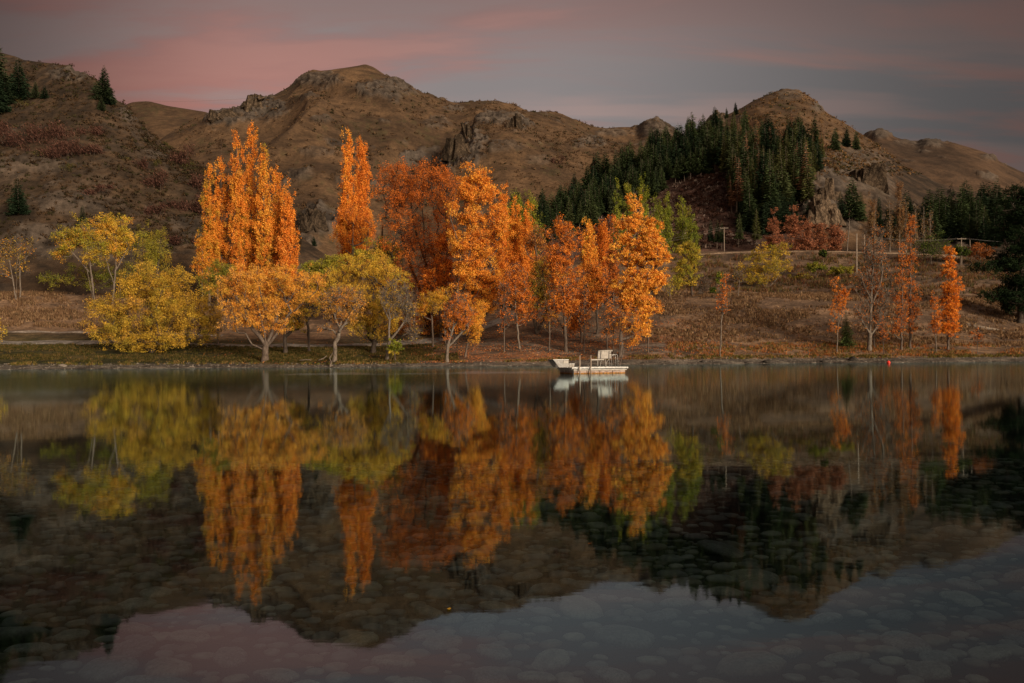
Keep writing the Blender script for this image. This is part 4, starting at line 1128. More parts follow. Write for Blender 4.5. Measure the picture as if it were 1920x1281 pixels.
for x, y, w, h, lab, pl in ((1745, 460, 36, 26, 'large dark green bush behind the thin orange pair', [(DARKG, 4), (GREEN, 3)]), (1800, 470, 18, 10, 'low dark bush beside the right pole', [(DARKG, 3), (GREEN, 3)]),
                           (1838, 470, 26, 14, 'brown bush between the right pole and the black pine', [(BROWN, 4), (RUST, 2)]), (1543, 475, 6, 7, 'tiny dark bush on the dirt track below the rock face', [(DARKG, 3), (GREEN, 2)]),
                           (1530, 500, 22, 9, 'low olive bush on the scrub slope left of the leaning pole', [(OLIVE, 2), (GREEN, 3)]), (1575, 505, 26, 10, 'olive scrub bush beside the leaning pole', [(OLIVE, 3), (GREEN, 2)]),
                           (1500, 520, 26, 9, 'grey green scrub bush on the stony slope', [(OLIVE, 2), (BROWN, 2), (GREEN, 1)])):
    tree('shrub', lab, 'shrub', 215 if y < 490 else 196, [[(x, y + h), (x, y)]], [(x, y, w, h), (x - w * 0.4, y + h * 0.3, w * 0.5, h * 0.6), (x + w * 0.45, y + h * 0.3, w * 0.5, h * 0.6)], pl, clumps=40, rc=max(5, h * 0.7), leaves=1500, leaf=0.35, r0=0.1, asc=0.1)
# black pine at the right edge
NP = [(DARKG, 5), ((0.012, 0.022, 0.012), 4), ((0.03, 0.045, 0.02), 1)]
tree('pine', 'huge almost black pine with layered boughs cut by the right edge', 'tree', 152, [[(1912, 600), (1915, 520), (1925, 420), (1930, 330)], [(1915, 540), (1890, 530), (1860, 510)], [(1916, 560), (1895, 555), (1865, 550)]],
     [(1920, 400, 52, 50), (1935, 450, 60, 50), (1872, 500, 46, 16), (1895, 480, 44, 22), (1875, 552, 40, 16), (1900, 540, 40, 26), (1945, 520, 60, 50), (1960, 570, 50, 40), (1890, 430, 36, 26), (1925, 360, 40, 26), (1905, 565, 44, 26)], NP, clumps=260, rc=21, leaves=30000, leaf=0.5, r0=0.55, bark=M_DARKBARK, asc=-0.1, stretch=0.6, aspect=0.38)


# --- conifers
def conifer_mesh(seed, H=20.0, bare=0.12, R=0.17, shape=0.85, n=1000, tint=(0.026, 0.046, 0.020), leaf=1.0, droop=0.25, thin=1.0):
    rng = np.random.default_rng(seed)
    z = H * (bare + (1 - bare) * (1 - np.sqrt(rng.random(n) * 0.998)))
    lev = np.round(z / (H * 0.036)) * H * 0.036
    z = 0.3 * z + 0.7 * lev
    t = np.clip((z - bare * H) / (H * (1 - bare)), 0, 1)
    nb = 7
    az = (np.floor(rng.random(n) * nb) + 0.35 * rng.normal(size=n)) / nb * 2 * math.pi + lev * 2.4
    Rm = H * R * (1 - t) ** shape * (0.75 + 0.5 * vnoise(np.cos(az) * 2 + seed, np.sin(az) * 2, lev * 0.8, seed)) + 0.12
    rr = Rm * rng.random(n) ** 0.55
    pos = np.stack((np.cos(az) * rr, np.sin(az) * rr, z - droop * rr + 0.12 * rr ** 2 / np.maximum(Rm, 0.2)), -1)
    al = np.stack((np.cos(az), np.sin(az), np.full(n, -0.15)), -1)
    size = leaf * (0.35 + 0.055 * H * (1 - t) ** 0.6) * rng.uniform(0.7, 1.3, n)
    col = np.array(tint)[None] * rng.uniform(0.6, 1.55, (n, 1)) * np.array((1, 1, 1))
    v, f, cv = leaf_quads(pos, size, col, rng, 0.42, al, 0.45)
    zt = np.linspace(0, H * 0.97, 7)
    pts = np.stack((0.05 * rng.normal(size=7), 0.05 * rng.normal(size=7), zt), -1)
    pts[0, :2] = 0
    rad = 0.013 * H * (1 - zt / H * 0.93)
    tv, tf = frusta(pts[:-1], pts[1:], rad[:-1], rad[1:], 6)
    if bare > 0.1:   # dead snags on the bare lower trunk
        ns = 26
        zz = rng.uniform(0.12, bare + 0.2, ns) * H
        aa = rng.uniform(0, 6.28, ns)
        s = np.stack((0 * zz, 0 * zz, zz), -1)
        e = s + np.stack((np.cos(aa), np.sin(aa), -0.2 + 0 * aa), -1) * (H * R * rng.uniform(0.3, 0.7, ns))[:, None]
        v2, f2 = frusta(s, e, np.full(ns, 0.035), np.full(ns, 0.012), 3)
        tf = [tf, f2 + len(tv)]
        tv = np.concatenate((tv, v2))
    crown = mesh_data('crown', v, f, M_NEEDLE, col=cv)
    trunk = mesh_data('trunk', tv, tf, M_CONBARK, smooth=True)
    return trunk, crown, H


M_CONBARK = noise_mat('conifer_bark', (0.07, 0.055, 0.042), (0.17, 0.14, 0.11), 3.0, (2, 2, 0.5), bump=0.5)
DG, MG, YG, RB = (0.024, 0.042, 0.023), (0.044, 0.066, 0.028), (0.088, 0.098, 0.036), (0.20, 0.105, 0.062)
FULL = [conifer_mesh(100 + k, 20, 0.05, 0.225 + 0.025 * (k % 3), 0.75, 1900, DG if k % 2 else MG, 1.0) for k in range(5)]
TALL = [conifer_mesh(200 + k, 26, 0.28, 0.165, 0.58, 1700, DG if k % 2 else MG, 0.85) for k in range(5)]
PALEC = [conifer_mesh(300 + k, 26, 0.22, 0.145, 0.7, 1300, YG, 0.8, 0.35) for k in range(3)]
DEADC = [conifer_mesh(400 + k, 26, 0.25, 0.11, 0.8, 650, RB, 0.8, 0.3) for k in range(2)]
NEARC = [conifer_mesh(500 + k, 22, 0.03, 0.22, 0.8, 4200, DG, 0.62) for k in range(2)]
_n_con = [0]


def conifer(kind, base, height, label, group, rng, wide=1.0, name='conifer'):
    tr, cr, H = kind
    s = height / H
    root = empty(name, base, label, 'tree', group)
    for nm, me in (('trunk', tr), ('crown', cr)):
        o = link(bpy.data.objects.new(nm, me), root)
    root.scale = (s * wide, s * wide, s)
    root.rotation_euler = (rng.normal(0, 0.025), rng.normal(0, 0.025), rng.uniform(0, 6.28))
    _n_con[0] += 1
    return root


def inside(poly, x, y):
    r = False
    n = len(poly)
    for i in range(n):
        x0, y0 = poly[i]; x1, y1 = poly[(i + 1) % n]
        if (y0 > y) != (y1 > y) and x < (x1 - x0) * (y - y0) / (y1 - y0) + x0:
            r = not r
    return r


def forest(poly, hill, count, hfn, kinds, label, group, seed, mind=9, wide=(0.9, 1.25), place=lambda x, y: ''):
    rng = np.random.default_rng(seed)
    xs = [p[0] for p in poly]; ys = [p[1] for p in poly]
    got, tries = [], 0
    while len(got) < count and tries < 60000:
        tries += 1
        x, y = rng.uniform(min(xs), max(xs)), rng.uniform(min(ys), max(ys))
        if not inside(poly, x, y):
            continue
        if any(abs(a - x) < mind and abs(b - y) < mind * 0.8 for a, b in got):
            continue
        got.append((x, y))
        p = hill.at(x, y)
        hp = hfn(x, y) * rng.uniform(0.74, 1.24)
        lab, kd = kinds[rng.integers(len(kinds))]
        if lab is None:
            lab = label + place(x, y)
        conifer(kd[rng.integers(len(kd))], p - np.array((0, 0, 0.4)), hp * p[1] / F, lab, group, rng, rng.uniform(*wide))


FL = 'dark green conifer of the dense plantation climbing the peaked hill'
forest([(955, 432), (1020, 408), (1070, 388), (1120, 356), (1180, 322), (1250, 292), (1310, 275), (1370, 256), (1345, 322), (1250, 358), (1180, 396), (1120, 428), (1050, 452), (960, 462)],
       right_hill, 146, lambda x, y: np.interp(x, [950, 1100, 1250, 1380], [66, 64, 66, 62]), [(None, FULL), (None, TALL), (None, TALL), (None, FULL)], FL, 'conifers of the plantation left of the cleared slope', 1, 7, (0.95, 1.3),
       lambda x, y: (', along its lower edge' if y > np.interp(x, [955, 1050, 1180, 1345], [448, 432, 374, 305]) else ', along its skyline edge' if y < np.interp(x, [955, 1070, 1250, 1370], [440, 402, 306, 268]) else ', inside its left half' if x < 1140 else ', inside its right half'))
forest([(1345, 280), (1390, 258), (1450, 268), (1520, 280), (1548, 300), (1535, 345), (1500, 380), (1530, 410), (1470, 418), (1415, 440), (1385, 420), (1360, 345)],
       right_hill, 106, lambda x, y: np.interp(y, [255, 330, 430], [52, 82, 118]), [('dark conifer in the mixed stand below the peak, right of the cleared slope', FULL), ('tall dark conifer with bare lower trunk in the stand right of the cleared slope', TALL), ('tall dark conifer with bare lower trunk in the stand right of the cleared slope', TALL), ('yellowish thin conifer in the stand right of the cleared slope', PALEC), ('yellowish thin conifer in the stand right of the cleared slope', PALEC), ('dead brown conifer among the green ones of the stand below the peak', DEADC)], FL, 'conifers of the stand below the peak', 2, 7, (0.8, 1.15))
forest([(1700, 462), (1720, 430), (1800, 415), (1880, 412), (1960, 420), (2050, 440), (1960, 478), (1800, 470)],
       right_hill, 40, lambda x, y: 84, [('dark conifer in the shadowy wood at the right edge', FULL), ('tall dark conifer with bare trunk in the wood at the right edge', TALL)], FL, 'conifers of the wood at the right edge', 3, 9)


def wood(poly, hill, count, hpx, seed):
    """the packed rest of the wood, too many to pick apart: one mass"""
    rng = np.random.default_rng(seed)
    xs = [p[0] for p in poly]; ys = [p[1] for p in poly]
    V, Fc, Cc, k, got = [], [], [], 0, 0
    while got < count:
        x, y = rng.uniform(min(xs), max(xs)), rng.uniform(min(ys), max(ys))
        if not inside(poly, x, y):
            continue
        got += 1
        p = hill.at(x, y)
        tr, cr, H = WOODC[rng.integers(len(WOODC))]
        sc = hpx * rng.uniform(0.6, 1.15) * p[1] / F / H
        a = rng.uniform(0, 6.28)
        for me, base in ((cr, 0), (tr, 1)):
            v = np.zeros(len(me.vertices) * 3); me.vertices.foreach_get('co', v)
            v = v.reshape(-1, 3) * sc * np.array((1.2, 1.2, 1))
            v = np.stack((v[:, 0] * math.cos(a) - v[:, 1] * math.sin(a), v[:, 0] * math.sin(a) + v[:, 1] * math.cos(a), v[:, 2]), -1) + p
            if base == 0:
                V.append(v); Fc.append(np.arange(len(v)).reshape(-1, 3) + k); k += len(v)
                Cc.append(np.repeat(np.array((0.022, 0.036, 0.020))[None] * rng.uniform(0.6, 1.5), len(v), axis=0) * rng.uniform(0.8, 1.2, (len(v), 1)))
    o = obj('conifer_wood', np.concatenate(V), np.concatenate(Fc), M_NEEDLE, None, col=np.concatenate(Cc))
    o['kind'] = 'stuff'


WOODC = [conifer_mesh(700 + k, 22, 0.10, 0.20, 0.65, 420, DG, 1.25) for k in range(4)]
wood([(1640, 440), (1700, 412), (1800, 398), (1900, 396), (2040, 410), (2040, 470), (1800, 462), (1680, 462)], right_hill, 120, 66, 11)
wood([(955, 440), (1070, 398), (1180, 332), (1310, 282), (1345, 290), (1250, 345), (1180, 384), (1120, 418), (1050, 446), (960, 460)], right_hill, 130, 52, 12)
wood([(1345, 300), (1400, 275), (1520, 290), (1540, 310), (1490, 380), (1520, 425), (1470, 450), (1395, 450), (1370, 350)], right_hill, 170, 66, 13)
rng_ = np.random.default_rng(5)


def lone(px, py, h, kind, label, hill, group=None, wide=1.0, name='conifer'):
    p = hill.at(px, py) - np.array((0, 0, 0.3))
    return conifer(kind, p, h * p[1] / F, label, group, rng_, wide, name)


for px, py, h, k, wd, lab in ((1290, 262, 46, TALL[0], 0.8, 'thin spire conifer poking above the plantation skyline'), (1365, 222, 22, FULL[0], 0.9, 'small conifer alone on the ridge left of the peak'), (1382, 216, 27, FULL[1], 1.0, 'larger of two conifers on the ridge left of the peak'),
                             (1566, 282, 46, FULL[2], 1.1, 'dark conifer on top of the rock face, leftmost of its row'), (1588, 276, 40, FULL[3], 1.2, 'bushy conifer in the middle of the row above the rock face'), (1606, 282, 38, FULL[4], 1.1, 'conifer at the right end of the row above the rock face'),
                             (1528, 290, 74, FULL[0], 1.0, 'large dark conifer right beside the bare summit slope'), (1506, 272, 52, FULL[1], 1.1, 'dark conifer just under the bare summit slope'),
                             (1597, 412, 86, FULL[2], 1.2, 'big dark conifer standing against the pale rock face'), (1575, 416, 60, TALL[1], 1.0, 'dark conifer in the cleft left of the biggest one at the rock face'), (1615, 416, 60, FULL[4], 0.9, 'dark conifer at the right foot of the rock face'),
                             (1648, 425, 62, FULL[1], 0.7, 'narrow dark conifer behind the golden brown poplar'), (1372, 400, 68, DEADC[0], 0.9, 'dead pale brown conifer, right one of two at the cleared slope'), (1367, 385, 62, DEADC[1], 0.9, 'dead pale brown conifer, left one of two at the cleared slope'),
                             (1383, 465, 68, TALL[2], 0.9, 'tall thin conifer left alone at the foot of the cleared slope'), (1418, 462, 75, PALEC[0], 1.0, 'yellowish conifer with leaning pale trunk by the track'), (1332, 468, 58, TALL[3], 0.8, 'thin conifer, leftmost of three left standing behind the pole'),
                             (1343, 468, 60, TALL[0], 0.8, 'thin conifer, middle of three left standing behind the pole'), (1354, 468, 57, TALL[4], 0.8, 'thin conifer, rightmost of three left standing behind the pole')):
    lone(px, py, h, k, lab, right_hill, None, wd)
for px, py, h, k, wd, lab in ((2, 196, 132, NEARC[0], 1.35, 'tallest dark conifer at the top left corner, cut by the picture edge'), (-14, 215, 120, NEARC[1], 1.4, 'dark conifer at the left edge below the tallest one'), (38, 190, 84, NEARC[1], 1.55, 'bushy conifer right of the tallest ones on the left hill'),
                             (12, 200, 70, NEARC[0], 1.6, 'lower conifer in the left edge group'), (68, 186, 36, NEARC[0], 1.5, 'small conifer, left of two little ones on the left hill'), (86, 186, 27, NEARC[1], 1.6, 'smallest conifer, right of two little ones on the left hill'),
                             (195, 192, 72, NEARC[0], 1.7, 'lone bushy conifer on the left skyline, the larger of a double'), (193, 207, 30, NEARC[1], 1.6, 'short conifer standing in front of the lone skyline one'), (204, 196, 50, NEARC[1], 1.5, 'slim conifer leaning on the lone skyline one'),
                             (36, 402, 74, NEARC[1], 1.5, 'dark conifer on the rocky slope above the left bank'), (156, 428, 46, NEARC[0], 1.2, 'small dark conifer behind the top of the gold maple')):
    lone(px, py, h, k, lab, left_hill, None, wd)
for px, py, h, lab in ((563, 457, 16, 'little conifer on the scree right of the big poplar clump'), (590, 462, 22, 'larger of two little conifers on the scree right of the big poplar clump'), (1170 - 42, 238, 0, None)):
    if lab:
        lone(px, py, h, FULL[1], lab, mountain, None, 1.1)
p = np.array((PT(1587, 655, 131)[0], 131, 0.0)); p[2] = float(G(p[0], 131)) - 0.1
conifer(conifer_mesh(600, 22, 0.05, 0.27, 0.85, 3600, (0.075, 0.115, 0.036), 0.8), p, (CAMH + (float(yh(1587)) - 582) * 131 / F) - p[2], 'young green pine at the water edge on the right shore', None, rng_, 1.0, 'pine')
p = np.array((PT(948, 522, 165)[0], 165, 0.0)); p[2] = float(G(p[0], 165)) - 0.1
conifer(NEARC[0], p, 40 * 165 / F, 'small dark green conifer under the orange poplars', None, rng_, 1.5, 'pine')

# --- brown withered shrubs on the left hillside
RBC = [((0.085, 0.042, 0.033), 4), ((0.125, 0.066, 0.050), 3), ((0.050, 0.028, 0.022), 3)]


def hill_shrub(px, py, w, h, pal, label, hill, group, seed, n=900, leaf=0.5, long=(0.5, 0, -0.6), name='shrub', asp=0.22):
    rng = np.random.default_rng(seed)
    p = hill.at(px, py + h * 0.4)
    m = p[1] / F
    k = max(5, int(w / 5))
    cs = np.stack((rng.normal(0, 0.42, k) * w, rng.uniform(-0.3, 0.3, k) * w, rng.uniform(0, 0.7, k) * h), -1) * m
    hx = np.array([hill.at(px + c[0] / m, py + h * 0.4)[2] - p[2] for c in cs])
    cs[:, 2] += np.clip(hx, -0.6 * w * m, 0.6 * w * m)
    root = empty(name, p, label, 'shrub', group)
    sv, sf = frusta(cs * 0 + np.array((0, 0, -0.3)) + cs * np.array((0.8, 0.8, 0)) + np.array((0, 0, 1)) * (cs[:, 2:3] - 0.6 * h * m), cs, np.full(k, 0.09), np.full(k, 0.03), 4)
    so = obj('stems', sv, sf, M_DARKBARK, root)
    so['kind'] = 'stuff'
    q = rng.integers(0, k, n)
    pos = cs[q] + rng.normal(size=(n, 3)) * np.array((0.13 * w, 0.13 * w, 0.22 * h)) * m
    pc = np.array([c for c, _ in pal]); pw = np.array([w_ for _, w_ in pal], float)
    col = pc[rng.choice(len(pal), n, p=pw / pw.sum())] * rng.uniform(0.7, 1.3, (n, 1))
    v, f, cv = leaf_quads(pos, leaf * rng.uniform(0.6, 1.5, n) * (m / 0.2), col, rng, asp, np.broadcast_to(np.array(long, float), (n, 3)), 0.6)
    obj('foliage', v, f, M_LEAF, root, col=cv)
    return root


shr = [(40, 262, 70, 26, 'wide brown withered shrub thicket at the left edge, below the small conifers'), (92, 250, 60, 34, 'largest red brown withered thicket on the left hillside'), (130, 280, 56, 26, 'brown withered thicket trailing down right of the largest one'),
       (100, 290, 40, 18, 'lower strip of withered brown shrub under the largest thicket'), (5, 242, 30, 22, 'withered shrub touching the left edge high on the slope'), (178, 246, 38, 20, 'separate rounded brown shrub right of the largest thicket'), (165, 285, 34, 18, 'thin brown trailing shrub end, below the separate rounded one'),
       (268, 308, 24, 22, 'brown shrub left of the two middle hillside shrubs'), (330, 298, 46, 24, 'brown drooping shrub nearest the big poplar clump tips'), (300, 342, 44, 28, 'brown drooping shrub halfway down the middle slope'),
       (372, 345, 30, 26, 'brown shrub behind the left edge of the poplar clump, upper'), (368, 385, 34, 36, 'brown shrub behind the left edge of the poplar clump, lower and larger'), (282, 396, 24, 20, 'round brown shrub above the olive willow'),
       (340, 388, 28, 18, 'small brown shrub right of the round one above the olive willow'), (330, 452, 40, 14, 'low reddish shrub beside the olive willow on the cut slope'), (175, 360, 30, 12, 'thin brown shrub along the dark rock band')]
for i, (x, y, w, h, lab) in enumerate(shr):
    hill_shrub(x, y, w, h, RBC, lab, left_hill, 'withered brown shrubs on the left hillside', 900 + i, n=int(380 + w * h * 0.9), leaf=0.8)
GSC = [((0.075, 0.070, 0.025), 4), ((0.11, 0.085, 0.03), 2), ((0.045, 0.05, 0.02), 2)]
gs = [(55, 196, 16, 12, 'olive bush under the two little conifers on the left hill'), (80, 290, 24, 12, 'olive green bush below the large withered thicket'), (130, 314, 22, 10, 'dull olive bush in the middle of the rocky left slope'), (293, 308, 14, 8, 'small green bush beside the middle withered shrubs'), (350, 312, 14, 8, 'green tuft at the foot of the shrub nearest the poplars'), (318, 262, 12, 6, 'olive tuft on the crest line of the left hill'), (240, 300, 14, 7, 'olive tuft left of the middle withered shrubs')]
for i, (x, y, w, h, lab) in enumerate(gs):
    hill_shrub(x, y, w, h, GSC, lab, left_hill, 'green bushes on the left hillside', 950 + i, n=260, leaf=0.55, long=(0, 0, 0.6))
hill_shrub(1043, 304, 22, 10, RBC, 'dark red brown bush on the slope left of the plantation', spur, None, 980, n=260, leaf=0.7)
hill_shrub(1163, 287, 18, 8, RBC, 'red brown bush at the upper edge of the plantation', spur, None, 981, n=200, leaf=0.7)


def speckle(name, hill, n, box, size, pal, seed, label):
    """countless tussocks and low bushes on a slope, one mass"""
    rng = np.random.default_rng(seed)
    nr, nc = hill.X.shape
    x0, x1, y0, y1 = box
    V, Fq, Cc, k = [], [], [], 0
    pos = []
    while len(pos) < n:
        c, r = rng.integers(1, nc - 1), rng.integers(1, nr - 1)
        if x0 < hill.PX[c] < x1 and y0 < hill.PY[r, c] < y1:
            if rng.random() < 0.3 + 0.7 * sstep(float(fbm(hill.X[r, c] * 0.02, hill.Y[r, c] * 0.02, seed=seed)), -0.1, 0.3):
                a, b = rng.random(2)
                pos.append(((1 - a) * hill.X[r, c] + a * hill.X[r, c + 1], (1 - b) * hill.Y[r, c] + b * hill.Y[r + 1, c], (1 - b) * hill.Z[r, c] + b * hill.Z[r + 1, c]))
    pos = np.array(pos)
    s = size * rng.uniform(0.5, 1.6, n) ** 1.5
    m = 9
    q = np.repeat(np.arange(n), m)
    off = rng.normal(size=(n * m, 3)) * np.array((0.42, 0.42, 0.28)) * s[q][:, None]
    off[:, 2] = np.abs(off[:, 2])
    pc = np.array([c for c, _ in pal]); pw = np.array([w_ for _, w_ in pal], float)
    col = pc[rng.choice(len(pal), n, p=pw / pw.sum())][q] * rng.uniform(0.75, 1.3, (n * m, 1))
    v, f, cv = leaf_quads(pos[q] + off, s[q] * rng.uniform(0.5, 0.9, n * m), col, rng, 0.6, np.broadcast_to(np.array((0, 0, 0.7)), (n * m, 3)), 1.0)
    o = obj(name, v, f, M_GRASS, None, col=cv)
    o['kind'] = 'stuff'
    return o


TUS = [((0.10, 0.063, 0.036), 6), ((0.068, 0.043, 0.026), 4), ((0.042, 0.038, 0.020), 1.5), ((0.035, 0.033, 0.018), 0.5)]
speckle('tussocks', mountain, 2600, (330, 1300, 150, 420), 1.5, TUS, 61, '')
speckle('tussocks', spur, 2400, (800, 1300, 225, 400), 1.05, TUS, 62, '')
speckle('tussocks', left_hill, 4200, (-60, 560, 115, 470), 0.7, [((0.062, 0.040, 0.023), 4), ((0.040, 0.028, 0.018), 3), ((0.038, 0.034, 0.017), 3)], 63, '')
speckle('tussocks', right_hill, 2000, (1390, 1900, 175, 330), 0.9, [((0.17, 0.10, 0.045), 4), ((0.09, 0.055, 0.03), 3), ((0.05, 0.045, 0.02), 3)], 64, '')
speckle('felling_debris', right_hill, 5200, (1090, 1480, 300, 470), 0.9, [((0.075, 0.040, 0.030), 5), ((0.045, 0.026, 0.021), 3), ((0.16, 0.12, 0.10), 1.6), ((0.27, 0.225, 0.195), 0.5)], 65, '')


def grass(name, n, box, h, pal, seed, dens=None):
    rng = np.random.default_rng(seed)
    x0, x1, d0, d1 = box
    px = rng.uniform(x0, x1, n * 3)
    dd = rng.uniform(d0, d1, n * 3)
    keep = fbm(px * 0.02, dd * 0.25, octv=3, seed=seed) + rng.normal(0, 0.18, n * 3) > (-0.05 if dens is None else dens)
    px, dd = px[keep][:n], dd[keep][:n]
    n = len(px)
    y = dd + shore(px) * (1 - sstep(dd, 125, 160))
    x = (px - 960) / F * y
    p = np.stack((x, y, G(x, y)), -1)
    m = 5
    q = np.repeat(np.arange(n), m)
    hh = h * rng.uniform(0.5, 1.4, n)[q] * rng.uniform(0.7, 1.1, n * m)
    r0 = p[q] + rng.normal(0, 0.16, (n * m, 3)) * np.array((1, 1, 0.0))
    tipv = r0 + np.stack((rng.normal(0, 0.30, n * m) * hh, rng.normal(0, 0.30, n * m) * hh, hh), -1)
    w = 0.055 + 0.05 * rng.random(n * m)
    a = rng.uniform(0, math.pi, n * m)
    side = np.stack((np.cos(a), np.sin(a), 0 * a), -1) * w[:, None]
    r0[:, 2] -= 0.05
    v = np.stack((r0 - side, r0 + side, tipv), 1).reshape(-1, 3)
    f = np.arange(n * m * 3).reshape(-1, 3)
    pc = np.array([c for c, _ in pal]); pw = np.array([w_ for _, w_ in pal], float)
    col = pc[rng.choice(len(pal), n, p=pw / pw.sum())][q] * rng.uniform(0.75, 1.25, (n * m, 1))
    o = obj(name, v, f, M_GRASS, None, col=np.repeat(col, 3, axis=0))
    o['kind'] = 'stuff'


DRY = [((0.20, 0.125, 0.070), 4), ((0.13, 0.077, 0.044), 4), ((0.31, 0.21, 0.12), 1.2), ((0.075, 0.056, 0.03), 1)]
grass('dry_grass', 9000, (-80, 420, 150, 181), 0.55, DRY, 71)
grass('dry_grass', 13000, (1180, 2020, 128, 178), 0.42, DRY, 72)
grass('dry_grass', 2500, (1250, 2020, 119, 128), 0.35, [((0.25, 0.14, 0.06), 3), ((0.12, 0.10, 0.03), 2), ((0.33, 0.12, 0.04), 2)], 73)
grass('green_grass', 9000, (-60, 860, 119.5, 135), 0.26, [((0.048, 0.047, 0.015), 4), ((0.085, 0.068, 0.024), 3), ((0.13, 0.088, 0.034), 2)], 74)
grass('shore_sedge', 1500, (-60, 1950, 117.6, 119.5), 0.3, [((0.10, 0.09, 0.025), 3), ((0.20, 0.13, 0.05), 2)], 75, 0.12)
grass('scrub', 6000, (1260, 2020, 178, 226), 0.8, [((0.10, 0.075, 0.03), 3), ((0.17, 0.10, 0.05), 3), ((0.06, 0.06, 0.025), 2), ((0.12, 0.05, 0.03), 2)], 76)


def litter():
    rng = np.random.default_rng(81)
    n = 17000
    px = np.concatenate((rng.uniform(770, 1330, 13500), rng.uniform(1330, 1760, 2000), rng.uniform(380, 780, 1500)))
    dd = 117.6 + rng.random(n) ** 1.3 * 26
    keep = (fbm(px * 0.025, dd * 0.35, octv=3, seed=5) + rng.normal(0, 0.22, n)) > -0.12
    px, dd = px[keep], dd[keep]
    n = len(px)
    y = dd + shore(px) * (1 - sstep(dd, 125, 160))
    x = (px - 960) / F * y
    p = np.stack((x, y, G(x, y) + 0.05), -1)
    pc = np.array([(0.48, 0.18, 0.06), (0.36, 0.12, 0.045), (0.62, 0.30, 0.10), (0.22, 0.085, 0.038)])
    col = pc[rng.choice(4, n, p=(.35, .3, .15, .2))] * rng.uniform(0.7, 1.2, (n, 1))
    v, f, cv = leaf_quads(p, rng.uniform(0.13, 0.26, n), col, rng, 0.8, None)
    c = np.repeat(p, 3, axis=0)
    v[:, 2] = c[:, 2] + (v[:, 2] - c[:, 2]) * 0.6 + 0.02
    o = obj('fallen_leaves', v, f, M_LEAF, None, col=cv)
    o['kind'] = 'stuff'


litter()

# ------------------------------------------------------------------ crags standing out of the slopes
def crag(name, hill, px, py, w, h, n, label, seed, tone=1.0, lean=0.0):
    """a jagged outcrop: many wedge-shaped blocks leaning together"""
    rng = np.random.default_rng(seed)
    p = hill.at(px, py)
    m = p[1] / F
    root = empty(name, p, label, 'rock')
    cube = np.array([(x, y, z) for z in (-1, 1) for y in (-1, 1) for x in (-1, 1)], float)
    g = np.linspace(-1, 1, 6)
    V, Q, C, k = [], [], [], 0
    for b in range(n):
        u = rng.uniform(-1, 1)
        bh = h * m * (1 - abs(u) ** 1.6 * 0.75) * rng.uniform(0.45, 1.0)
        bw = w * m * rng.uniform(0.12, 0.30)
        cx_ = u * w * m * 0.5
        # a block: six faces as 6x6 grids, roughened
        pts, qs, kk = [], [], 0
        A, B = np.meshgrid(g, g, indexing='ij')
        for ax in range(3):
            for sg in (-1, 1):
                P3 = np.zeros(A.shape + (3,))
                P3[..., ax] = sg
                P3[..., (ax + 1) % 3] = A * sg
                P3[..., (ax + 2) % 3] = B
                pts.append(P3.reshape(-1, 3))
                qs.append(grid_faces(6, 6) + kk)
                kk += 36
        v = np.concatenate(pts)
        v = v * (1 - 0.42 * (v[:, 2:3] * 0.5 + 0.5) * np.array((1, 1, 0)))
        v = v * np.array((bw, bw * rng.uniform(0.7, 1.6), bh * 0.95))
        ang = rng.normal(lean, 0.16)
        ca, sa = math.cos(ang), math.sin(ang)
        v = np.stack((v[:, 0] * ca + v[:, 2] * sa, v[:, 1], -v[:, 0] * sa + v[:, 2] * ca), -1)
        ra = rng.uniform(0, 3.14)
        ca, sa = math.cos(ra), math.sin(ra)
        v = np.stack((v[:, 0] * ca - v[:, 1] * sa, v[:, 0] * sa + v[:, 1] * ca, v[:, 2]), -1)
        gz = hill.at(px + u * w * 0.5, py)[2] - p[2]
        v = v + np.array((cx_, rng.normal(0, 0.15) * w * m, bh * 0.02 + np.clip(gz, -2.5 * h * m, 2.5 * h * m) * 0.95))
        q = v / (w * m * 0.16)
        v = v + 0.055 * w * m * np.stack([fbm(q[:, 0] + 5 * a, q[:, 1], q[:, 2], octv=3, seed=seed + a) for a in range(3)], -1)
        V.append(v); Q.append(np.concatenate(qs) + k); k += len(v)
        sh = fbm(q[:, 0] * 2, q[:, 1] * 2, q[:, 2] * 0.8, octv=3, seed=seed + 7)
        C.append(lerpc((0.04, 0.034, 0.028), (0.145, 0.122, 0.10), sstep(sh, -0.45, 0.45)) * tone * rng.uniform(0.8, 1.15) * np.array((0.80, 0.70, 0.58)))
    obj('rock_face', np.concatenate(V), np.concatenate(Q), M_ROCK, root, col=np.concatenate(C))
    return root


crag('rock_outcrop', spur, 862, 292, 40, 44, 12, 'tall dark crag with a knob on top, behind the bright orange tree', 1, 0.75)
crag('rock_outcrop', spur, 878, 258, 15, 34, 5, 'upright knob of rock at the top of the dark crag', 2, 0.65)
crag('rock_outcrop', spur, 968, 238, 26, 22, 7, 'rounded outcrop at the right end of the rock band on the spur', 5, 0.85)
crag('rock_outcrop', mountain, 481, 199, 26, 22, 8, 'rock tooth on the left ridge of the highest mountain', 7, 1.0, -0.2)
crag('rock_outcrop', mountain, 445, 218, 50, 16, 9, 'broken rock rib descending left from the tooth on the ridge', 8, 1.0, -0.3)
crag('rock_outcrop', mountain, 408, 224, 26, 14, 6, 'last rocks at the low left end of the ridge rib', 9, 0.9, -0.2)
crag('rock_outcrop', right_hill, 1538, 418, 56, 46, 20, 'pale buff rock wall, tallest face left of the big dark conifer', 15, 1.55)
crag('rock_outcrop', right_hill, 1552, 372, 40, 34, 14, 'upper tier of pale buff rock above the rock wall', 25, 1.35)
crag('rock_outcrop', right_hill, 1630, 345, 50, 56, 10, 'brown broken cliff right of the big dark conifer', 16, 1.1)
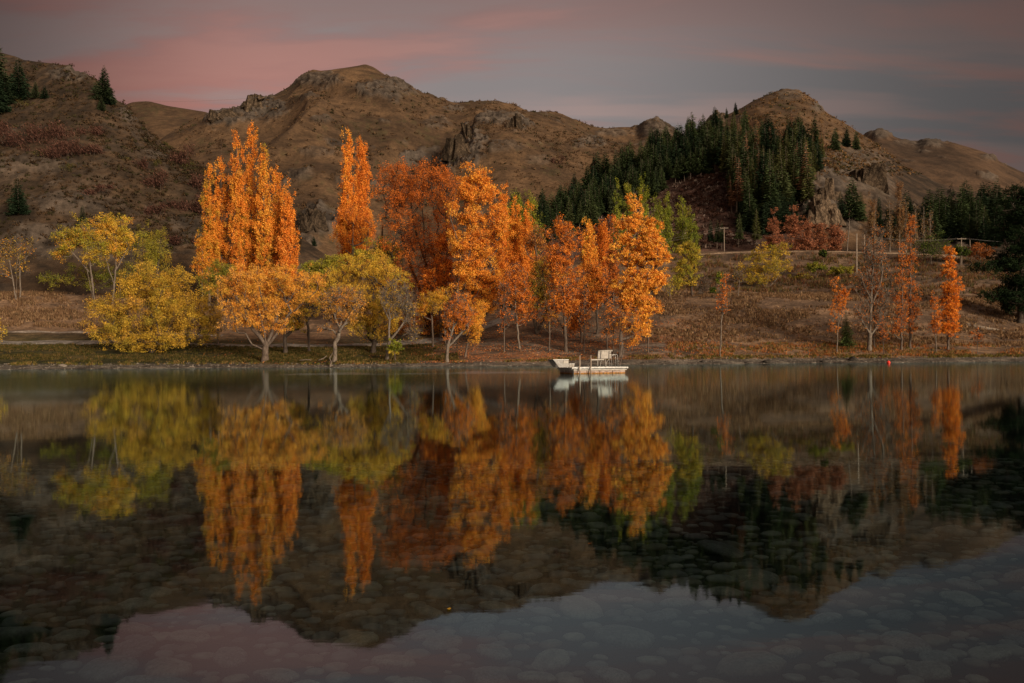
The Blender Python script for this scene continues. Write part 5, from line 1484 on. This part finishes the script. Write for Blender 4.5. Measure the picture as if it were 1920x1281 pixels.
crag('rock_outcrop', right_hill, 1346, 224, 20, 12, 5, 'small rock knob on the skyline behind the plantation', 18, 0.9)
crag('rock_outcrop', mountain, 592, 425, 40, 36, 8, 'dark slab of rock on the scree between the two poplar groups', 19, 0.7, 0.5)

# ------------------------------------------------------------------ swimming float
M_WHITE = noise_mat('weathered_white_paint', (0.25, 0.24, 0.22), (0.38, 0.365, 0.335), 5.0, rough=0.5, bump=0.1, bdist=0.004)
M_GALV = noise_mat('galvanised_steel', (0.24, 0.24, 0.24), (0.38, 0.38, 0.37), 8.0, rough=0.45, metallic=0.35, bump=0.1, bdist=0.003)
M_DECK = noise_mat('deck_plank', (0.30, 0.30, 0.30), (0.46, 0.455, 0.44), 6.0, (1, 6, 1), rough=0.8, bump=0.2, bdist=0.004)
M_FLOAT = noise_mat('stained_float', (0.17, 0.12, 0.098), (0.40, 0.32, 0.28), 4.0, (1, 1, 2), rough=0.7, bump=0.2, bdist=0.004)
M_ALGAE = noise_mat('waterline_algae', (0.05, 0.030, 0.015), (0.45, 0.20, 0.04), 7.0, (1, 1, 1), rough=0.8, bump=0.3, bdist=0.006)
M_STEEL_SHADE = noise_mat('dark_paint_and_gap_shade', (0.05, 0.05, 0.052), (0.09, 0.09, 0.09), 6.0, rough=0.6)  # dark paint of the back plate; on the float core it stands for shade
M_WIRE = noise_mat('dull_cable', (0.10, 0.095, 0.09), (0.15, 0.145, 0.14), 6.0, rough=0.7)
M_BLACK = noise_mat('black_rubber', (0.012, 0.012, 0.012), (0.03, 0.03, 0.03), 9.0, rough=0.7)
M_MESH = noise_mat('grey_mesh_panel', (0.17, 0.162, 0.16), (0.26, 0.25, 0.245), 10.0, rough=0.7, bump=0.2, bdist=0.004)
M_WOODPOLE = noise_mat('weathered_pole', (0.16, 0.13, 0.105), (0.34, 0.28, 0.225), 4.0, (3, 3, 0.5), rough=0.9)
M_RED = noise_mat('red_plastic', (0.62, 0.03, 0.02), (0.72, 0.05, 0.03), 3.0, rough=0.4, bump=0.05)


def build_float():
    d0 = 67.0
    c = PT(1074.5, 701.0, d0)
    root = empty('swimming_float', (c[0], d0, 0), 'white moored swimming float with poles, steps and a tilted board', 'swimming float')
    root.rotation_euler = (0, 0, math.radians(18.0))
    W, Dp = 5.0, 3.4        # local x along the bright long side, y away from the viewer, origin at the near corner
    # deck boards, one by one
    nb = 14
    bw = Dp / nb
    bm = MB()
    bm.box(0, W + 0.16, 0.006, bw - 0.012, 0, 0.035)
    me = None
    for k in range(nb):
        if me is None:
            o = bm.build('deck_board', M_DECK, root)
            me = o.data
        else:
            o = link(bpy.data.objects.new('deck_board', me), root)
        o.location = (-0.08, k * bw, 0.505 + 0.002 * (k % 3))
    fr = MB()
    fr.box(-0.10, W + 0.10, -0.06, -0.003, 0.455, 0.545)
    fr.box(-0.10, W + 0.10, Dp + 0.003, Dp + 0.06, 0.40, 0.545)
    fr.box(-0.10, -0.045, 0.0, Dp, 0.40, 0.502)
    fr.box(W + 0.045, W + 0.10, 0.0, Dp, 0.40, 0.502)
    fr.build('deck_frame', M_GALV, root)
    lo = MB()
    lo.box(0.0, W, 0.02, 0.09, 0.27, 0.385)
    lo.box(0.0, W, Dp - 0.09, Dp - 0.02, 0.27, 0.385)
    lo.box(0.02, 0.09, 0.092, Dp - 0.092, 0.27, 0.385)
    lo.box(W - 0.09, W - 0.02, 0.092, Dp - 0.092, 0.27, 0.385)
    lo.build('lower_beam', M_WHITE, root)
    core = MB()
    core.box(0.06, W - 0.06, 0.10, Dp - 0.10, 0.27, 0.50)  # solid dark core added to stand for the shade in the deck gap
    core.build('gap_shade_core', M_STEEL_SHADE, root)
    for k in range(4):
        x0 = 0.10 + k * (W - 0.2) / 4 + 0.03
        x1 = 0.10 + (k + 1) * (W - 0.2) / 4 - 0.03
        f = MB()
        f.box(x0, x1, 0.10, Dp - 0.10, -0.10, 0.265)
        fo = f.build('float_drum', M_FLOAT, root)
        a = MB()
        a.box(x0 - 0.006, x1 + 0.006, 0.092, Dp - 0.092, -0.03, 0.085)
        a.build('waterline_stain', M_ALGAE, fo)
    b = MB()
    b.box(-0.03, 0.055, -0.03, 0.055, -0.05, 0.395)
    b.build('corner_fender', M_BLACK, root)
    # two mooring poles in front of the long side
    for x, bend in ((0.55, -0.035), (1.56, -0.03)):
        p = MB()
        p.tube([(x + 0.02, -0.16, -0.55), (x, -0.16, 0.35), (x + bend, -0.16, 0.50), (x + 0.01, -0.16, 0.75), (x + 0.015, -0.16, 1.56)], [0.052, 0.052, 0.056, 0.05, 0.045], 10)
        po = p.build('mooring_pole', M_WOODPOLE, root, True)
        r = MB()
        r.box(x - 0.09, x + 0.06, -0.23, -0.07, 0.40, 0.43)
        r.build('pole_bracket', M_GALV, po)
    return root


FLOAT = build_float()


def fl(px, py, dy):
    """a point on the float seen at a photo pixel, dy metres behind its near corner -> local coordinates"""
    ang = math.radians(18.0)
    p = PT(px, py, 67.0 + dy) - np.array(FLOAT.location)
    return np.array((p[0] * math.cos(ang) + p[1] * math.sin(ang), -p[0] * math.sin(ang) + p[1] * math.cos(ang), p[2]))


def build_steps():
    # stepped platform at the left end: grey mesh side leaning out over the water, two white treads
    x = fl(1050, 689, 0.9)[0]
    y0 = 0.75
    z0 = 0.545
    mm = 67.9 / F
    o = empty('diving_steps', FLOAT.matrix_basis @ Vector((0, 0, 0)), 'grey mesh sided step block leaning out at the left end of the float', 'steps')
    o.rotation_euler = FLOAT.rotation_euler
    L = lambda px: (px - 1074.5) * mm / math.cos(math.radians(18)) + 0.22
    Zp = lambda py: z0 + (689.3 - py) * mm
    xs = [L(1039.0), L(1068.0), L(1068.0), L(1050.0)]
    s = MB()
    s.prism([(L(1050.0), z0 + .002), (L(1069.5), z0 + .002), (L(1069.5), Zp(682.2)), (L(1067.6), Zp(682.2)), (L(1067.6), Zp(675.4)), (L(1039.5), Zp(675.4))], y0, y0 + 0.05)
    so = s.build('side_panel', M_MESH, o)
    s = MB()
    s.prism([(L(1050.0), z0 + .002), (L(1069.5), z0 + .002), (L(1069.5), Zp(682.2)), (L(1067.6), Zp(682.2)), (L(1067.6), Zp(675.4)), (L(1039.5), Zp(675.4))], y0 + 1.35, y0 + 1.40)
    s.build('side_panel', M_MESH, o)
    # wires of the mesh
    w = MB()
    for k in range(9):
        z = z0 + 0.05 + k * 0.065
        t = (z - z0) / (Zp(675.4) - z0)
        xl = L(1050.0) + (L(1039.5) - L(1050.0)) * t
        w.box(xl + 0.03, L(1067.2), y0 - 0.012, y0 - 0.002, z - 0.006, z + 0.006)
    wo = w.build('mesh_wires', M_GALV, so)
    wo['kind'] = 'stuff'
    t = MB()
    t.box(L(1038.6), L(1068.2), y0 - 0.03, y0 + 1.43, Zp(675.3), Zp(674.2))
    t.build('top_board', M_GALV, o)
    t = MB()
    t.box(L(1067.7) - 0.86, L(1067.7), y0 - 0.035, y0 - 0.015, Zp(682.2), Zp(676.4))
    t.hexa
    t = MB()
    t.box(L(1058.0), L(1067.4), y0 - 0.045, y0 - 0.016, Zp(682.0), Zp(676.4))
    t.build('upper_tread_box', M_WHITE, o)
    t = MB()
    t.box(L(1069.7), L(1078.6), y0 - 0.02, y0 + 1.2, z0 + .002, Zp(683.4))
    t.build('lower_step_box', M_WHITE, o)
    t = MB()
    t.box(L(1069.2), L(1079.2), y0 - 0.04, y0 + 1.24, Zp(683.3), Zp(682.2))
    t.build('lower_tread', M_GALV, o)


build_steps()


def build_board_bench():
    mm = 68.6 / F
    c18 = math.cos(math.radians(18))
    L = lambda px: (px - 1074.5) * mm / c18 + 0.40
    z0 = 0.545
    Zp = lambda py: z0 + (689.2 - py) * mm
    o = empty('tilted_board_stand', FLOAT.matrix_basis @ Vector((0, 0, 0)), 'white three panelled tilted board with bent tube legs and a flat bench on the float', 'bench')
    o.rotation_euler = FLOAT.rotation_euler
    y = 1.25
    # the tilted board leans back: bottom edge nearer, top edge further and to the right
    bl, br, tl, tr = L(1124.5), L(1151.0), L(1129.5), L(1155.5)
    zb, zt = Zp(674.0), Zp(659.5)
    def quad(u0, u1, v0, v1, off, th):
        def P_(u, v, k):
            x0 = bl + (br - bl) * u
            x1 = tl + (tr - tl) * u
            return (x0 + (x1 - x0) * v, y + 0.42 * v + k, zb + (zt - zb) * v)
        a = [P_(u0, v0, off), P_(u1, v0, off), P_(u1, v0, off + th), P_(u0, v0, off + th)]
        b = [P_(u0, v1, off), P_(u1, v1, off), P_(u1, v1, off + th), P_(u0, v1, off + th)]
        m = MB()
        m.hexa(a, b)
        return m
    quad(0, 1, 0, 1, 0.02, 0.03).build('back_plate', M_STEEL_SHADE, o)
    for u0, u1 in ((0.01, 0.17), (0.25, 0.79), (0.86, 0.99)):
        quad(u0, u1, 0.03, 0.97, -0.012, 0.03).build('white_panel', M_WHITE, o)
    e = quad(0.50, 0.525, 0.36, 0.62, -0.018, 0.004)
    e.build('panel_mark', M_GALV, o)
    q = quad(0.885, 0.965, 0.66, 0.76, -0.018, 0.004)
    q.build('dark_slot', M_BLACK, o)
    for v in (0.30, 0.45, 0.60):
        quad(0.05, 0.12, v, v + 0.07, -0.018, 0.004).build('panel_mark', M_GALV, o)
    t = MB()
    t.tube([(tl + 0.01, y + 0.42, zt + 0.03), (tr + 0.12, y + 0.42, zt + 0.03)], 0.055, 10)
    t.build('top_roll', M_WHITE, o, True)
    # bench plank to the left
    t = MB()
    t.box(L(1110.5), L(1137.0), y - 0.05, y + 0.50, Zp(676.6), Zp(674.6))
    t.build('bench_plank', M_WHITE, o)
    for px in (1125.2, 1140.8):
        t = MB()
        t.tube([(L(px), y + 0.05, z0), (L(px), y + 0.05, Zp(674.5))], 0.030, 8)
        t.build('straight_leg', M_WHITE, o, True)
    for p0, p1, p2 in ((1136.6, 1133.4, 1133.0), (1150.0, 1144.6, 1144.2)):
        t = MB()
        t.tube([(L(p0), y + 0.30, Zp(674.6)), (L((p0 + p1) / 2 - 0.3), y + 0.32, Zp(678.4)), (L(p1), y + 0.34, Zp(682.0)), (L(p2), y + 0.34, z0)], 0.026, 8)
        t.build('bent_leg', M_WHITE, o, True)
    for px in (1127.0, 1143.0):
        t = MB()
        t.box(L(px) - 0.05, L(px) + 0.13, y + 0.02, y + 0.36, z0 + .001, z0 + 0.02)
        t.build('foot_plate', M_GALV, o)


build_board_bench()


def build_rail():
    mm = 69.0 / F
    c18 = math.cos(math.radians(18))
    L = lambda px: (px - 1074.5) * mm / c18 + 0.55
    z0 = 0.545
    Zp = lambda py: z0 + (689.0 - py) * mm
    o = empty('ladder_handrail', FLOAT.matrix_basis @ Vector((0, 0, 0)), 'hooped steel ladder rail at the right end of the float', 'handrail')
    o.rotation_euler = FLOAT.rotation_euler
    for dy in (0.0, 0.45):
        t = MB()
        y = 1.7 + dy
        t.tube([(L(1153.3), y, z0), (L(1152.3), y, Zp(671)), (L(1153.6), y, Zp(668.5)), (L(1157), y, Zp(666.8)), (L(1161), y, Zp(665.6)), (L(1163.4), y, Zp(666.0)), (L(1164.8), y, Zp(668.8)), (L(1165.6), y, z0)], 0.022, 8)
        t.build('rail', M_GALV, o, True)


build_rail()


# ------------------------------------------------------------------ buoy, poles, wires, shore rocks, leaves on the water
def build_buoy():
    b = PT(1666, 680, 113.5)
    o = empty('buoy', (b[0], b[1], 0.0), 'small round red buoy floating close to the right shore', 'buoy')
    n = 10
    th = np.linspace(0.02, math.pi - 0.02, n)
    pts = [(0, 0, 0.12 - 0.24 * math.cos(t)) for t in th]
    m = MB()
    m.tube(pts, [0.24 * math.sin(t) + 0.004 for t in th], 16)
    m.build('float_ball', M_RED, o, True)
    m = MB()
    m.tube([(0, 0, 0.35), (0, 0, 0.40)], 0.05, 10)
    m.build('top_eye', M_RED, o, True)


build_buoy()


def pole(px, base_py, top_py, d, label, arm=True, lean=0.0, r=0.125):
    a, b = PT(px, base_py, d), PT(px, top_py, d)
    o = empty('utility_pole', a, label, 'utility pole')
    h = b[2] - a[2]
    m = MB()
    m.tube([(0, 0, -1.5), (lean * h * 0.5, 0, h * 0.5), (lean * h, 0, h)], [r, r * 0.85, r * 0.7], 10)
    m.build('post', M_WOODPOLE, o, True)
    if arm:
        m = MB()
        m.box(lean * h - 1.2, lean * h + 1.2, -r - 0.07, -r * 0.7 - 0.005, h - 0.40, h - 0.28)
        ao = m.build('cross_arm', M_WOODPOLE, o)
        for x in (-1.1, -0.45, 0.45, 1.1):
            m = MB()
            m.tube([(lean * h + x, -r - 0.03, h - 0.277), (lean * h + x, -r - 0.03, h - 0.10)], [0.05, 0.035], 7)
            m.build('insulator', M_WHITE, ao, True)
    return np.array((a[0] + lean * h, a[1] - r - 0.03, a[2] + h - 0.10))


p1 = pole(1358, 470, 426, 234, 'pale utility pole with a crossarm standing before the cleared slope', True)
p2 = pole(1606, 528, 438, 205, 'weathered leaning pole in the scrub left of the bare pale poplars', False, 0.012, 0.19)
p3 = pole(1803, 498, 446, 215, 'utility pole with a crossarm at the right above the orange spire', True)
p2b = pole(1621, 490, 440, 214, 'thin grey pole close to the right of the weathered leaning pole', False, 0.0, 0.13)
p4 = pole(1819, 488, 450, 236, 'far thin pole right of the pole above the orange spire', False, 0.0, 0.1)


def wire(a, b, label, sag=1.2, r=0.03):
    a, b = np.array(a), np.array(b)
    m = MB()
    t = np.linspace(0, 1, 15)
    o = empty('power_line', a, label, 'power line')
    pts = [(b - a) * k - np.array((0, 0, sag * 4 * k * (1 - k))) for k in t]
    m.tube(pts, r * 0.6, 5)
    m.build('cable', M_WIRE, o, True)


far_l = PT(1150, 462, 226)
for k, (dx, w_) in enumerate(((-1.1, 'upper front'), (1.1, 'lower back'))):
    wire(p1 + np.array((dx, 0, 0)), far_l + np.array((dx, 0, -0.6 * k)), '%s cable running left from the pole by the cleared slope' % w_, 0.8, 0.035)
    wire(p1 + np.array((dx, 0, 0)), p2 + np.array((0, 0, -0.4 * k - 0.1)), '%s cable between the cleared slope pole and the leaning pole' % w_, 2.0, 0.03)
    wire(p2 + np.array((0, 0, -0.4 * k - 0.1)), p3 + np.array((dx, 0, 0)), '%s cable between the leaning pole and the right pole' % w_, 1.0, 0.028)
    wire(p3 + np.array((dx, 0, 0)), PT(2100, 452 + 6 * k, 225), '%s cable running off the picture from the right pole' % w_, 1.0, 0.028)
wire(PT(-80, 472, 178), PT(330, 474, 178), 'pale cable crossing behind the maples on the left bank', 0.5, 0.035)
wire(PT(330, 474, 178), PT(700, 480, 178), 'pale cable passing behind the big poplar clump', 0.5, 0.03)
wire(PT(210, 189, 700), PT(485, 183, 700), 'thin high cable across the sky gap left of the mountain', 2.0, 0.10)
m_ = mountain.at(1027, 218)
tw = empty('mast', m_, 'tiny thin mast on the mountain skyline above the spur', 'mast')
mb = MB()
for s_ in (-0.9, 0.9):
    mb.tube([(s_, 0, -2), (s_ * 0.4, 0, 5.5)], 0.10, 5)
mb.build('legs', M_WIRE, tw)
mb = MB()
mb.box(-0.9, 0.9, -0.1, 0.1, 4.3, 4.5)
mb.build('cross_bar', M_WIRE, tw)


def rock(px, d, r, label, seed, flat=0.6, dark=1.0, dz=0.0):
    rng = np.random.default_rng(seed)
    x = PT(px, 680, d)[0]
    z = max(float(G(x, d)), -0.05) if d > 110 else 0.0
    n, k = 14, 10
    th = np.linspace(0, math.pi, k)[:, None]
    ph = np.linspace(0, 2 * math.pi, n, endpoint=False)[None, :]
    v = np.stack((np.sin(th) * np.cos(ph), np.sin(th) * np.sin(ph), np.cos(th) + 0 * ph), -1).reshape(-1, 3)
    e = 1 + 0.35 * fbm(v[:, 0] * 1.3 + seed, v[:, 1] * 1.3, v[:, 2] * 1.3, octv=3, seed=seed)
    v = v * e[:, None] * r * np.array((1.35, 0.9, flat))
    i = np.arange(k * n).reshape(k, n)
    f = np.stack((i[:-1], np.roll(i, -1, 1)[:-1], np.roll(i, -1, 1)[1:], i[1:]), -1).reshape(-1, 4)
    c = lerpc((0.035, 0.031, 0.027), (0.13, 0.115, 0.10), rng.random(len(v))) * dark
    o = obj('shore_rock', v, f, M_ROCKB, None, col=c, smooth=True)
    o.location = (x, d, z + dz)
    return tag(o, label, 'rock')


rock(82, 114.0, 0.5, 'flat dark rock in the shallows at the left shore', 1, 0.4, 0.7)
rock(117, 118.5, 0.55, 'pale rock at the mouth of the little ditch on the left bank', 2, 0.6, 1.6)
rock(1319, 119.2, 0.35, 'round dark stone on the shore right of the golden tree', 3, 0.8, 0.5)
rock(1403, 120.6, 0.45, 'small dark stone at the waterline below the wide yellow tree', 4, 0.6, 0.6)
rock(1442, 121.2, 0.75, 'long low dark rock at the waterline below the wide yellow tree', 5, 0.5, 0.5)
rock(1546, 122.4, 0.5, 'flat dark rock at the waterline left of the young pine', 6, 0.4, 0.6)
rock(1599, 122.0, 0.55, 'upright black stump like rock in front of the young pine', 7, 1.1, 0.35)


def shingle():
    """stones of the beach, too many and too small to pick apart"""
    rng = np.random.default_rng(91)
    n = 4200
    px = rng.uniform(-150, 2060, n)
    dd = 114.6 + rng.random(n) * 4.2
    y = dd + shore(px)
    x = (px - 960) / F * y
    p = np.stack((x, y, G(x, y)), -1)
    r = rng.uniform(0.05, 0.17, n) * (0.6 + 0.9 * rng.random(n) ** 3)
    o8 = np.array([(1, 0, 0), (-1, 0, 0), (0, 1, 0), (0, -1, 0), (0, 0, .65), (0, 0, -.65)], float)
    f8 = np.array([(0, 2, 4), (2, 1, 4), (1, 3, 4), (3, 0, 4), (2, 0, 5), (1, 2, 5), (3, 1, 5), (0, 3, 5)])
    v = p[:, None] + (o8[None] * rng.uniform(0.7, 1.3, (n, 6, 1))) * r[:, None, None] * np.array((1.2, 0.9, 0.8))
    f = (f8[None] + 6 * np.arange(n)[:, None, None]).reshape(-1, 3)
    c = lerpc((0.05, 0.045, 0.038), (0.24, 0.215, 0.185), rng.random(n))
    o = obj('shingle', v.reshape(-1, 3), f, M_ROCKB, None, col=np.repeat(c, 6, axis=0))
    o['kind'] = 'stuff'


shingle()


def driftwood(pts, r, label, seed):
    a = np.array([PT(px, py, d) for px, py, d in pts])
    o = empty('driftwood', a[0], label, 'driftwood')
    m = MB()
    m.tube([tuple(p - a[0]) for p in a], np.linspace(r, r * 0.45, len(a)), 8)
    m.build('branch', M_PALEBARK, o, True)


driftwood([(619, 688, 113.6), (621, 680, 114.6), (618, 672, 116), (625, 660, 118)], 0.16, 'crooked pale branch reaching into the water by the leaning willow', 1)
driftwood([(597, 676, 117), (607, 672, 117), (613, 667, 117.5)], 0.12, 'grey broken branch lying left of the leaning willow', 2)
driftwood([(562, 676, 117), (574, 674.5, 117), (584, 675, 117)], 0.10, 'small pale log on the grass right of the vase shaped willow', 3)


def float_leaf(px, py, s, col, label, seed):
    d = CAMH * F / (py - float(yh(px)))
    p = PT(px, py, d)
    rng = np.random.default_rng(seed)
    t = np.linspace(0, 1, 7)
    w = np.sin(np.pi * t) ** 0.7 * 0.32
    a = rng.uniform(0, 3.1)
    top = np.stack((t - 0.5, w, 0.05 * np.cos(t * 3)), -1)
    mid = np.stack((t - 0.5, 0 * t, 0.02 + 0 * t), -1)
    bot = np.stack((t - 0.5, -w, 0.06 * np.sin(t * 3)), -1)
    v = np.concatenate((top, mid, bot)) * s
    v = np.stack((v[:, 0] * math.cos(a) - v[:, 1] * math.sin(a), v[:, 0] * math.sin(a) + v[:, 1] * math.cos(a), v[:, 2]), -1)
    f = grid_faces(3, 7)
    o = obj('floating_leaf', v, f, M_LEAF, None, col=np.broadcast_to(col, v.shape))
    o.location = (p[0], p[1], 0.006)
    tag(o, label, 'leaf')


float_leaf(842, 1143, 0.045, MUSTARD, 'yellow leaf floating where the mountain reflection ends, left of centre', 1)
float_leaf(1106, 1020, 0.05, BROWN, 'brown leaf floating under the reflected orange trees right of centre', 2)
